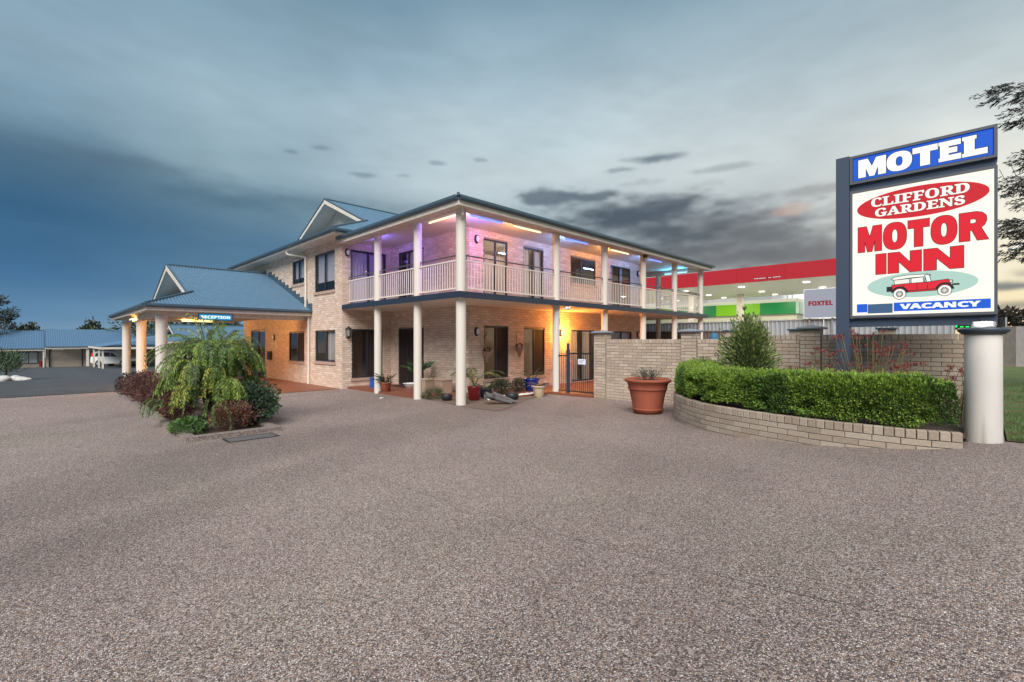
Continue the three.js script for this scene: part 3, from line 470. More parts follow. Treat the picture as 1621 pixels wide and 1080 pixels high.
{ const g = thing('security_camera', 'dark dome camera under the eave at the fourth balcony column', 'camera', undefined, [18.0, 5.26, ZC + 0.2]); mesh('mount', [bx(-0.22, 0.02, 0.02, 0.13, -0.06, 0.04)], M.black, g); const s = new THREE.SphereGeometry(0.085, 16, 12); mesh('dome', s, M.white, g); }

// ---------------------------------------------------------------- boundary wall, planter wall
// chamfered brick: front (towards -z in its own axes) has bevelled edges
function brickGeo(w, h, d, c = 0.004) {
  const X = w / 2, Y = h / 2, Z = d / 2, x = X - c, y = Y - c;
  const f = [[-x, -y, -Z], [x, -y, -Z], [x, y, -Z], [-x, y, -Z]], m = [[-X, -Y, -Z + c], [X, -Y, -Z + c], [X, Y, -Z + c], [-X, Y, -Z + c]], b = [[-X, -Y, Z], [X, -Y, Z], [X, Y, Z], [-X, Y, Z]];
  const pos = [], uv = [], q = (A, B, D, E) => { for (const v of [A, D, B, A, E, D]) { pos.push(...v); uv.push(v[0] + v[2] * 0.7, v[1] + v[2]); } };
  q(...f); for (let i = 0; i < 4; i++) { const j = (i + 1) % 4; q(f[j], f[i], m[i], m[j]); q(m[j], m[i], b[i], b[j]); } q(b[1], b[0], b[3], b[2]);
  const g = new THREE.BufferGeometry(); g.setAttribute('position', new THREE.Float32BufferAttribute(pos, 3)); g.setAttribute('uv', new THREE.Float32BufferAttribute(uv, 2)); g.computeVertexNormals(); return g;
}
const brickBump = rough(grainBump, 5, 5), brickMap = rough(grainTex, 4, 4);
const tones = (list) => list.map(c => std(c, { roughness: 0.92, map: brickMap, bumpMap: brickBump, bumpScale: 0.003 }));
const greyBricks = tones([[0.54, 0.435, 0.335], [0.50, 0.395, 0.30], [0.585, 0.475, 0.37], [0.52, 0.40, 0.305], [0.465, 0.375, 0.295], [0.605, 0.50, 0.40]]);
const L3 = 0.30, H3 = 0.086, J3 = 0.010;
const lineMat = std([0.15, 0.12, 0.10], { roughness: 1, map: g1 });
{
  const wall = thing('boundary_wall', 'long grey brick wall with capped pillars behind the hedge', 'wall');
  const r = rng(12), XF = 12.15, st = brickGeo(L3 - J3, H3 - J3, 0.1), half = brickGeo(L3 / 2 - J3, H3 - J3, 0.1), sold = brickGeo(0.098, 0.112, 0.12);
  const pill = [[-8.52, -8.12], [-5.71, -5.31], [-2.92, -2.53]];
  const secs = [[-8.10, -5.73, 1.845], [-5.29, -4.2, 1.845], [-4.2, -2.94, 1.935], [-2.51, -0.02, 1.935]];
  const cand = [];
  for (const [z0, z1, top] of secs) {
    const g0 = gh(XF, z0) - 0.1;
    mesh('mortar_core', bx(XF + 0.006, XF + 0.1, g0, top - 0.115, z0, z1), lineMat, wall);
    let row = 0;
    for (let y = top - 0.115; y - H3 > g0 - 0.05; y -= H3, row++) for (let z = z0 - (row % 2 ? L3 / 2 : 0); z < z1 - 0.03; z += L3) {
      const a = Math.max(z, z0), b = Math.min(z + L3 - J3, z1); if (b - a < 0.05) continue;
      cand.push({ a, b, y: y - H3 / 2, d: XF - (a + b) / 2, seen: (z < -5.2 || y > 1.15) && y > gh(XF, z) });
    }
    for (let z = z0; z < z1 - 0.05; z += 0.109) { const m = new THREE.Mesh(sold, greyBricks[Math.floor(r() * 6)]); m.name = 'coping_brick'; m.position.set(XF + 0.05 + 0.003 * r(), top - 0.057, z + 0.0545); m.rotation.y = Math.PI / 2; wall.add(m); }
  }
  cand.sort((p, q) => (q.seen - p.seen) || (p.d - q.d));
  const rest = [];
  cand.forEach((c, i) => {
    const w = c.b - c.a, full = w > 0.2, x = XF + 0.05 + 0.004 * (r() - 0.5);
    if (i < 300) { const m = new THREE.Mesh(full ? st : half, greyBricks[Math.floor(r() * 6)]); m.name = 'brick'; m.position.set(x, c.y, (c.a + c.b) / 2); m.rotation.y = Math.PI / 2; m.scale.x = w / (full ? L3 - J3 : L3 / 2 - J3); wall.add(m); }
    else { const g = (full ? st : half).clone(), k = [[0.54, 0.435, 0.335], [0.50, 0.395, 0.30], [0.585, 0.475, 0.37], [0.465, 0.375, 0.295]][Math.floor(r() * 4)]; g.scale(w / (full ? L3 - J3 : L3 / 2 - J3), 1, 1); g.rotateY(Math.PI / 2); g.translate(x, c.y, (c.a + c.b) / 2); const n = g.attributes.position.count, cl = new Float32Array(n * 3); for (let q = 0; q < n; q++) cl.set(k, q * 3); g.setAttribute('color', new THREE.BufferAttribute(cl, 3)); rest.push(g); }
  });
  mesh('brickwork', mergeGeometries(rest), M.brick, wall).userData.kind = 'stuff';
  for (const [z0, z1] of pill) {
    const top = 2.03 + (z0 > -4 ? 0.03 : 0), pl = new THREE.Group(); pl.name = 'pillar'; wall.add(pl);
    mesh('pillar_core', bx(12.106, 12.424, -0.05, top - 0.004, z0 + 0.006, z1 - 0.006), lineMat, pl);
    let row = 0; for (let y = top; y > gh(12.1, z0) - 0.03; y -= H3, row++) {
      const cut = row % 2 ? [[z0, z0 + 0.29], [z0 + 0.30, z1]] : [[z0, z0 + 0.1], [z0 + 0.11, z1]];
      for (const [a, b] of cut) { const m = new THREE.Mesh(st, greyBricks[Math.floor(r() * 6)]); m.name = 'brick'; m.position.set(12.15, y - H3 / 2, (a + b) / 2); m.rotation.y = Math.PI / 2; m.scale.x = (b - a) / 0.29; pl.add(m); }
      const side = row % 2 ? [[12.21, 12.43]] : [[12.21, 12.3], [12.31, 12.43]];
      for (const [a, b] of side) { const m = new THREE.Mesh(st, greyBricks[Math.floor(r() * 6)]); m.name = 'brick'; m.position.set((a + b) / 2, y - H3 / 2, z1 - 0.05); m.rotation.y = Math.PI; m.scale.x = (b - a) / 0.29; pl.add(m); }
    }
    const zc = (z0 + z1) / 2, cap = lathe([[0.0, 0.10], [0.16, 0.075], [0.345, 0.05], [0.36, 0.03], [0.345, 0.0], [0.0, 0.0]], 4); cap.rotateY(Math.PI / 4); cap.translate(12.265, top, zc);
    const capB = cap.index ? cap.toNonIndexed() : cap; capB.computeVertexNormals(); mesh('pillar_cap', capB, std([0.22, 0.235, 0.26], { roughness: 0.6 }), pl);
  }
  // low pillars of the rear wall just behind
  const rear = thing('rear_wall', 'low brick wall with small capped piers behind the boundary wall', 'wall');
  mesh('wall_body', bx(13.6, 13.72, 0, 1.9, -5.2, -0.5), greyBricks[3], rear);
  for (const z of [-4.95, -3.35, -1.55]) { mesh('pier', bx(13.5, 13.8, 0, 2.06, z - 0.15, z + 0.15), greyBricks[0], rear); mesh('pier_cap', bx(13.46, 13.84, 2.061, 2.10, z - 0.19, z + 0.19), M.navyTrim, rear); }
}
// curved planter wall round the hedge
const planterPts = [[8.0, -0.17], [7.9, -0.6], [7.88, -1.1], [7.9, -1.65], [8.0, -2.15], [8.1, -2.6], [8.27, -3.1], [8.52, -3.6], [8.95, -4.12], [9.5, -4.6], [10.1, -4.93], [10.8, -5.1], [11.5, -5.15], [12.1, -5.16]];
const planterCurve = new THREE.CatmullRomCurve3(planterPts.map(([x, z]) => new THREE.Vector3(x, 0, z)));
const PLEN = planterCurve.getLength(), PTOP = 0.657;
{
  const wall = thing('planter_wall', 'low curved brick planter wall in front of the clipped hedge', 'wall');
  const r = rng(8), n = 120, pos = [], idx = [];
  for (let i = 0; i <= n; i++) { const p = planterCurve.getPointAt(i / n), t = planterCurve.getTangentAt(i / n), nx = -t.z, nz = t.x; // inward
    const s = Math.sign(nx * (11 - p.x) + nz * (-2 - p.z)) || 1; for (const [o, y] of [[0.006, -0.1], [0.006, PTOP - 0.118], [0.1, PTOP - 0.118], [0.1, -0.1]]) pos.push(p.x + nx * o * s, y, p.z + nz * o * s);
    if (i) for (let k = 0; k < 3; k++) { const a = (i - 1) * 4 + k, b = a + 4; idx.push(a, b, a + 1, a + 1, b, b + 1); } }
  mesh('mortar_core', polyGeo(pos, idx), lineMat, wall);
  const stones = tones([[0.43, 0.345, 0.26], [0.395, 0.31, 0.235], [0.46, 0.37, 0.285], [0.37, 0.29, 0.22], [0.475, 0.395, 0.31], [0.415, 0.34, 0.27]]);
  const st = brickGeo(L3 - J3, H3 - J3, 0.1), sold = brickGeo(0.1, 0.112, 0.13, 0.006);
  const place = (geo, name, s, y, inn) => { const u = clamp(s / PLEN, 0.0005, 0.9995), p = planterCurve.getPointAt(u), t = planterCurve.getTangentAt(u), m = new THREE.Mesh(geo, stones[Math.floor(r() * 6)]); let nx = -t.z, nz = t.x; const sg = Math.sign(nx * (11 - p.x) + nz * (-2 - p.z)) || 1; nx *= sg; nz *= sg;
    m.name = name; m.position.set(p.x + nx * inn, y, p.z + nz * inn); m.rotation.y = Math.atan2(nx, nz); wall.add(m); return p; };
  for (let s = 0.055; s < PLEN - 0.04; s += 0.111) place(sold, 'coping_brick', s, PTOP - 0.056 + 0.002 * (r() - 0.5), 0.065 + 0.004 * (r() - 0.5));
  let row = 0; for (let y = PTOP - 0.115 - H3 / 2; y > -0.05; y -= H3, row++) for (let s = row % 2 ? 0.0 : 0.15; s < PLEN; s += L3) { const p = planterCurve.getPointAt(clamp(s / PLEN, 0, 1)); if (y + H3 / 2 < gh(p.x, p.z) - 0.01) continue; place(st, 'brick', s, y, 0.05 + 0.004 * (r() - 0.5)); }
  const sh = new THREE.Shape(); const q = []; for (let i = 0; i <= 60; i++) { const p = planterCurve.getPointAt(i / 60); q.push(new THREE.Vector2(p.x + 0.07, -p.z)); } q.push(new THREE.Vector2(12.14, 5.1), new THREE.Vector2(12.14, 0.12)); q[0].set(8.1, 0.14); mesh('end_wall', bx(8.85, 12.1, 0.2, 0.6, -0.15, -0.07), greyBricks[1], wall); sh.setFromPoints(q);
  const sg = new THREE.ShapeGeometry(sh); sg.rotateX(-Math.PI / 2); sg.translate(0, 0.585, 0); struct('planter_soil', sg, M.soil);
}

// ---------------------------------------------------------------- gate between the second column and the wall
{
  const g = thing('garden_gate', 'black metal bar gate with small notice between column and brick pillar', 'gate');
  const X = 12.27, gb = gh(X, -9) + 0.06;
  mesh('gate_post', [bx(X - 0.045, X + 0.045, gb - 0.1, 1.5, -9.7, -9.61), bx(X - 0.03, X + 0.03, 1.2, 1.72, -9.685, -9.625)], std([0.03, 0.045, 0.075], { roughness: 0.4 }), g);
  mesh('rail', [bx(X - 0.02, X + 0.02, 1.37, 1.41, -9.60, -8.54), bx(X - 0.02, X + 0.02, gb + 0.05, gb + 0.09, -9.60, -8.54), bx(X - 0.015, X + 0.015, 1.29, 1.33, -10.06, -9.705), bx(X - 0.015, X + 0.015, gb + 0.05, gb + 0.08, -10.06, -9.705)], M.black, g);
  const bg = new THREE.CylinderGeometry(0.009, 0.009, 1.27, 6);
  for (let z = -10.02; z < -8.55; z += 0.082) { if (Math.abs(z + 9.655) < 0.06) continue; const m = new THREE.Mesh(bg, M.black); m.name = 'bar'; m.position.set(X, gb + 0.06 + 0.635, z); g.add(m); }
  const cv = document.createElement('canvas'); cv.width = 256; cv.height = 128; const c = cv.getContext('2d'); c.fillStyle = '#dfe3ee'; c.fillRect(0, 0, 256, 128); c.fillStyle = '#6a78a8'; for (let k = 0; k < 3; k++) c.fillRect(34, 30 + k * 26, 188 - k * 30, 10); const t = new THREE.CanvasTexture(cv); t.colorSpace = THREE.SRGBColorSpace;
  const n = new THREE.BoxGeometry(0.3, 0.17, 0.012); n.rotateY(-Math.PI / 2); n.translate(X - 0.03, 1.13, -9.08); mesh('notice', n, std([1, 1, 1], { map: t, roughness: 0.4 }), g);
  const step = thing('gate_step', 'terracotta tiled step under the garden gate', 'step'); mesh('tread', bx(12.02, 12.34, -0.02, FL1 + 0.02, -10.3, -8.53), M.tile, step);
}

// ---------------------------------------------------------------- roadside sign
function canvasTex(w, h, draw) { const cv = document.createElement('canvas'); cv.width = w; cv.height = h; draw(cv.getContext('2d'), w, h); const t = new THREE.CanvasTexture(cv); t.colorSpace = THREE.SRGBColorSpace; t.magFilter = THREE.LinearFilter; return t; }
// lettering stretched to fill a box: each letter is fitted to its own slot
function fit(c, s, x, y, w, h, font, fill, stroke, sw, fat = 0) {
  c.save(); c.font = font; c.textBaseline = 'alphabetic'; const m = c.measureText(s), asc = m.actualBoundingBoxAscent || 70, l = m.actualBoundingBoxLeft || 0, rr = m.actualBoundingBoxRight || m.width, dsc = Math.max(0, m.actualBoundingBoxDescent || 0);
  const sx = (w - fat) / (l + rr), sy = (h - fat) / (asc + dsc); c.translate(x + fat / 2, y + fat / 2); c.scale(sx, sy); c.lineJoin = 'miter'; c.miterLimit = 4;
  if (stroke) { c.strokeStyle = stroke; c.lineWidth = (fat + sw * 2) / Math.sqrt(sx * sy); c.strokeText(s, l, asc); }
  if (fat) { c.strokeStyle = fill; c.lineWidth = fat / Math.sqrt(sx * sy); c.strokeText(s, l, asc); }
  c.fillStyle = fill; c.fillText(s, l, asc); c.restore();
}
// heavy block capitals drawn as outlines in a unit box
const glyph = {
  M: [[[0, 0], [0.33, 0], [0.5, 0.52], [0.67, 0], [1, 0], [1, 1], [0.75, 1], [0.75, 0.36], [0.58, 1], [0.42, 1], [0.25, 0.36], [0.25, 1], [0, 1]]],
  T: [[[0, 0], [1, 0], [1, 0.27], [0.68, 0.27], [0.68, 1], [0.32, 1], [0.32, 0.27], [0, 0.27]]],
  N: [[[0, 0], [0.33, 0], [0.7, 0.62], [0.7, 0], [1, 0], [1, 1], [0.68, 1], [0.3, 0.38], [0.3, 1], [0, 1]]],
  I: [[[0, 0], [1, 0], [1, 1], [0, 1]]],
  E: [[[0, 0], [0.98, 0], [0.98, 0.24], [0.42, 0.24], [0.42, 0.38], [0.82, 0.38], [0.82, 0.61], [0.42, 0.61], [0.42, 0.76], [1, 0.76], [1, 1], [0, 1], [0, 0.86], [0.07, 0.86], [0.07, 0.14], [0, 0.14]]],
  L: [[[0, 0], [0.55, 0], [0.55, 0.14], [0.47, 0.14], [0.47, 0.74], [1, 0.74], [1, 1], [0, 1], [0, 0.86], [0.08, 0.86], [0.08, 0.14], [0, 0.14]]],
  R: [[[0, 0], [0.6, 0], [0.8, 0.05], [0.93, 0.16], [0.95, 0.32], [0.88, 0.47], [0.74, 0.56], [1, 1], [0.66, 1], [0.46, 0.62], [0.34, 0.62], [0.34, 1], [0, 1]], [[0.34, 0.21], [0.34, 0.42], [0.54, 0.42], [0.62, 0.38], [0.64, 0.31], [0.61, 0.24], [0.53, 0.21]]],
};
{ const ring = (a, b, e) => [...Array(40)].map((_, k) => { const t = k / 40 * Math.PI * 2, c = Math.cos(t), q = Math.sin(t); return [0.5 + a * Math.sign(c) * Math.pow(Math.abs(c), e), 0.5 + b * Math.sign(q) * Math.pow(Math.abs(q), e)]; }); glyph.O = [ring(0.5, 0.52, 0.82), ring(0.165, 0.29, 0.85).reverse()]; }
function word(c, s, slots, y, h, fill, stroke, sw) { slots.forEach(([x, w], i) => { c.beginPath(); for (const p of glyph[s[i]]) { p.forEach(([a, b], k) => k ? c.lineTo(x + a * w, y + b * h) : c.moveTo(x + a * w, y + b * h)); c.closePath(); } c.lineJoin = 'miter'; c.lineWidth = sw * 2 + 9; c.strokeStyle = stroke; c.stroke(); c.lineWidth = 9; c.strokeStyle = fill; c.stroke(); c.fillStyle = fill; c.fill('evenodd'); }); }
const motelTex = canvasTex(1024, 240, (c, W, H) => {
  c.fillStyle = '#0054cc'; c.fillRect(0, 0, W, H); c.strokeStyle = '#0a2a66'; c.lineWidth = 6; c.strokeRect(4, 4, W - 8, H - 8);
  word(c, 'MOTEL', [[52, 216], [282, 184], [478, 174], [664, 146], [824, 156]], 34, 172, '#fbfbf2', '#0b1c3a', 5);
});
const panelTex = canvasTex(1024, 1120, (c, W, H) => {
  c.fillStyle = '#fcf6e6'; c.fillRect(0, 0, W, H);
  // faint weathering specks on the acrylic
  const r = rng(3); for (let k = 0; k < 260; k++) { c.fillStyle = `rgba(120,110,90,${0.1 + 0.2 * r()})`; c.fillRect(r() * W, r() * H, 1 + 2 * r(), 1 + 2 * r()); }
  const ell = (x, y, a, b, f) => { c.fillStyle = f; c.beginPath(); c.ellipse(x * W, y * H, a * W, b * H, 0, 0, Math.PI * 2); c.fill(); };
  ell(0.505, 0.143, 0.468, 0.117, '#c60d22');
  const S = 'bold 100px serif';
  fit(c, 'CLIFFORD', 0.15 * W, 0.062 * H, 0.70 * W, 0.074 * H, S, '#fff6ea', '#2b0508', 3, 5);
  fit(c, 'GARDENS', 0.18 * W, 0.150 * H, 0.64 * W, 0.068 * H, S, '#fff6ea', '#2b0508', 3, 5);
  const red = '#d60a24', ink = '#1a0a0c';
  word(c, 'MOTOR', [[0.05, 0.178], [0.25, 0.165], [0.435, 0.142], [0.598, 0.165], [0.787, 0.172]].map(([a, b]) => [a * W, b * W]), 0.288 * H, 0.196 * H, red, ink, 4);
  word(c, 'INN', [[0.192, 0.07], [0.286, 0.236], [0.548, 0.258]].map(([a, b]) => [a * W, b * W]), 0.520 * H, 0.152 * H, red, ink, 4);
  ell(0.512, 0.776, 0.392, 0.098, '#a9c9be');
  // red open touring car
  c.save(); c.translate(0.262 * W, 0.70 * H); const k = 0.53 * W / 100; c.scale(k, k * 0.95);
  c.lineJoin = 'round'; c.strokeStyle = '#141414'; c.lineWidth = 0.8;
  const path = (p, f, st = true) => { c.beginPath(); p.forEach(([x, y], i) => i ? c.lineTo(x, y) : c.moveTo(x, y)); c.closePath(); c.fillStyle = f; c.fill(); if (st) c.stroke(); };
  path([[8, 5], [13, 2], [30, 0], [58, 0.5], [62, 2], [61, 4.5], [36, 5], [12, 7]], '#f4f1e8');
  for (const [x, y] of [[14, 7], [28, 6], [43, 5.5], [55, 4]]) { c.beginPath(); c.moveTo(x, y); c.lineTo(x - 1, 15); c.stroke(); }
  path([[12, 7], [34, 6], [34, 14], [13, 15]], '#e8e4d8'); path([[36, 6], [52, 5], [53, 14], [36, 14]], '#f2efe6');
  path([[54, 2], [60, 1.5], [63, 13], [57, 14]], '#e9f0ee');
  path([[9, 15], [30, 14], [58, 13.5], [84, 11], [88, 14], [87, 24], [70, 26], [30, 27], [10, 26]], '#d8172c');
  for (const x of [26, 44, 58]) { c.beginPath(); c.moveTo(x, 14.5); c.lineTo(x, 26); c.stroke(); }
  path([[2, 18], [9, 18], [9, 26], [2, 26]], '#1b1b1d'); path([[24, 26.5], [70, 25.5], [70, 28], [24, 29]], '#c8152a');
  c.lineWidth = 3; for (const [x, y] of [[20, 30], [80, 28]]) { c.beginPath(); c.arc(x, y, 10.5, Math.PI * 1.05, Math.PI * 1.98); c.stroke(); }
  for (const [x, y] of [[20, 31], [80, 29]]) { c.lineWidth = 3.4; c.strokeStyle = '#f6f4ec'; c.fillStyle = '#33302c'; c.beginPath(); c.arc(x, y, 7, 0, 7); c.fill(); c.stroke(); c.lineWidth = 0.9; c.strokeStyle = '#141414'; c.beginPath(); c.arc(x, y, 8.9, 0, 7); c.stroke(); for (let a = 0; a < 12; a++) { c.strokeStyle = '#d8d4c8'; c.beginPath(); c.moveTo(x, y); c.lineTo(x + 5 * Math.cos(a * 0.5236), y + 5 * Math.sin(a * 0.5236)); c.stroke(); } c.strokeStyle = '#141414'; }
  path([[86, 13], [90, 13], [90, 17], [86, 17]], '#dedbd0'); path([[90, 19], [98, 19], [98, 21], [90, 21]], '#3a3a3a');
  c.restore();
  c.fillStyle = '#0556cc'; c.fillRect(0.035 * W, 0.908 * H, 0.085 * W, 0.068 * H); c.fillRect(0.325 * W, 0.908 * H, 0.655 * W, 0.068 * H);
  fit(c, 'VACANCY', 0.372 * W, 0.920 * H, 0.545 * W, 0.042 * H, 'bold 100px sans-serif', '#ffffff', null, 0, 5);
});
{
  const SX = 10.8, g = thing('roadside_sign', 'tall lit motel sign on navy posts above the garden hedge', 'sign');
  const zL = -1.774, zR = 0.165, zP = -1.996, navy = std([0.045, 0.065, 0.105], { roughness: 0.5 });
  mesh('post', bx(SX - 0.02, SX + 0.2, 0.4, 5.28, zP, zP + 0.212), navy, g);
  mesh('post', bx(SX + 0.04, SX + 0.2, 0.4, 2.2, zR - 0.2, zR - 0.02), navy, g);
  mesh('cross_beam', bx(SX + 0.05, SX + 0.18, 2.06, 2.215, zP + 0.213, zR), navy, g);
  const box = (y0, y1, name, t, k) => {
    mesh(name + '_case', [bx(SX + 0.02, SX + 0.3, y0, y1, zL, zR), bx(SX - 0.03, SX + 0.02, y0, y0 + 0.045, zL, zR), bx(SX - 0.03, SX + 0.02, y1 - 0.045, y1, zL, zR), bx(SX - 0.03, SX + 0.02, y0 + 0.045, y1 - 0.045, zL, zL + 0.04), bx(SX - 0.03, SX + 0.02, y0 + 0.045, y1 - 0.045, zR - 0.04, zR)], std([0.10, 0.105, 0.12], { roughness: 0.4 }), g);
    const p = new THREE.PlaneGeometry(zR - zL - 0.08, y1 - y0 - 0.09); p.rotateY(-Math.PI / 2); p.translate(SX - 0.012, (y0 + y1) / 2, (zL + zR) / 2);
    mesh(name, p, new THREE.MeshStandardMaterial({ color: 0x060606, emissive: 0xffffff, emissiveMap: t, emissiveIntensity: k * LK, roughness: 0.75 }), g);
    const a = new THREE.RectAreaLight(C(1, 0.93, 0.86), 0.5, zR - zL - 0.1, y1 - y0 - 0.1); a.position.set(SX - 0.06, (y0 + y1) / 2, (zL + zR) / 2); a.lookAt(SX - 5, (y0 + y1) / 2, (zL + zR) / 2); g.add(a);
  };
  box(4.73, 5.26, 'motel_panel', motelTex, 0.56); box(2.225, 4.60, 'name_panel', panelTex, 0.57);
  mesh('panel_gap', bx(SX + 0.04, SX + 0.25, 4.601, 4.729, zL, zR - 0.01), navy, g);
  const cov = bx(SX - 0.024, SX - 0.016, 2.3, 2.47, zL + 0.27, zL + 0.63); mesh('cover_plate', cov, std([0.05, 0.115, 0.22], { roughness: 0.5 }), g);
}
// round gate post with floodlight
{
  const px = 8.66, pz = 0.0, y0 = gh(px, pz), g = thing('round_post', 'thick pale concrete post with dark cap at the driveway edge', 'post', undefined, [px, 0, pz]);
  const streak = tex(256, (u, v) => { const n = fbm(u * 5, v * 5, 41, 4, 5); let k = 222 + 22 * (n - 0.5), b = k * 0.97; const d = Math.abs(u - 0.752) / (0.018 + 0.005 * Math.sin(v * 9)); let gg = k * 0.985; if (v < 0.42 && d < 1.6) { const a = (1 - d / 1.6) * 0.2 * (0.3 + fbm(u * 40, v * 6, 8, 3)) * smooth(0.42, 0.2, v); k *= 1 - a; gg *= 1 - a * 1.12; b *= 1 - a * 1.3; } const sp = fbm(u * 30, v * 14, 19, 3); if (sp > 0.68 && v < 0.3) { k *= 0.93; gg *= 0.92; b *= 0.9; } return [k, gg, b]; });
  mesh('shaft', lathe([[0.18, y0 - 0.1], [0.183, y0 + 0.02], [0.181, 1.2], [0.18, 1.88], [0, 1.88]], 56), std([0.78, 0.75, 0.70], { map: streak, roughness: 0.7, bumpMap: b3, bumpScale: 0.002 }), g);
  mesh('cap', lathe([[0, 1.968], [0.235, 1.965], [0.248, 1.95], [0.248, 1.925], [0.215, 1.895], [0.2, 1.881], [0, 1.881]], 56), std([0.05, 0.065, 0.085], { roughness: 0.45 }), g);
  const f = thing('floodlight', 'small lit white floodlight lying on the round post cap', 'floodlight', undefined, [px + 0.02, 1.97, pz + 0.0], Math.PI / 2 - 0.25); f.scale.setScalar(0.72);
  mesh('housing', [bx(-0.15, 0.15, 0.0, 0.025, -0.06, 0.09), bx(-0.15, 0.15, 0.025, 0.11, 0.02, 0.09), bar([-0.17, 0.05, 0.04], [0.17, 0.05, 0.04], 0.012)], M.steel, f);
  const fl = bx(-0.125, 0.125, 0.03, 0.105, 0.005, 0.019); mesh('glowing_lens', fl, glow([1, 0.98, 0.9], 0.9), f); pointLight(f, [1, 0.95, 0.85], 0.15, [0, 0.08, -0.05], 2);
}

// ---------------------------------------------------------------- foliage builders
// leaves: each a folded rhombus, 2 triangles; collected with per-leaf colour
class Leaves {
  constructor(seed) { this.p = []; this.c = []; this.i = []; this.n = 0; this.r = rng(seed); }
  leaf(P, D, len, wid, col, fold = 0.25) { // P base, D direction (unit)
    const r = this.r; let sx = r() - 0.5, sy = r() - 0.5, sz = r() - 0.5; // side = D x random
    let ax = D[1] * sz - D[2] * sy, ay = D[2] * sx - D[0] * sz, az = D[0] * sy - D[1] * sx; const l = Math.hypot(ax, ay, az) || 1; ax /= l; ay /= l; az /= l;
    const nx = ay * D[2] - az * D[1], ny = az * D[0] - ax * D[2], nz = ax * D[1] - ay * D[0], m = len * 0.45, w = wid / 2, f = w * fold * 2;
    this.p.push(P[0], P[1], P[2], P[0] + D[0] * m + ax * w + nx * f, P[1] + D[1] * m + ay * w + ny * f, P[2] + D[2] * m + az * w + nz * f, P[0] + D[0] * len, P[1] + D[1] * len, P[2] + D[2] * len, P[0] + D[0] * m - ax * w + nx * f, P[1] + D[1] * m - ay * w + ny * f, P[2] + D[2] * m - az * w + nz * f);
    for (let k = 0; k < 4; k++) this.c.push(col[0], col[1], col[2]); const a = this.n; this.i.push(a, a + 1, a + 2, a, a + 2, a + 3); this.n += 4;
  }
  get geo() { return polyGeo(this.p, this.i, null, this.c); }
}
const norm = (v) => { const l = Math.hypot(...v) || 1; return v.map(x => x / l); };
const rdir = (r) => { const z = 2 * r() - 1, a = 6.2832 * r(), s = Math.sqrt(1 - z * z); return [s * Math.cos(a), z, s * Math.sin(a)]; };
const vary = (r, c, k = 0.35) => { const f = 1 - k / 2 + k * r(); return [c[0] * f * (0.9 + 0.2 * r()), c[1] * f, c[2] * f * (0.85 + 0.3 * r())]; };
const pick = (r, a) => a[Math.floor(r() * a.length)];
const limb = (pts, r0, r1) => { const g = tube(pts, 1, 10, 7), c = new THREE.CatmullRomCurve3(pts.map(p => new THREE.Vector3(...p))), p = g.attributes.position; for (let i = 0; i <= 10; i++) { const o = c.getPointAt(i / 10), rr = r0 + (r1 - r0) * i / 10; for (let j = 0; j <= 7; j++) { const k = i * 8 + j; p.setXYZ(k, o.x + (p.getX(k) - o.x) * rr, o.y + (p.getY(k) - o.y) * rr, o.z + (p.getZ(k) - o.z) * rr); } } g.computeVertexNormals(); return g; };

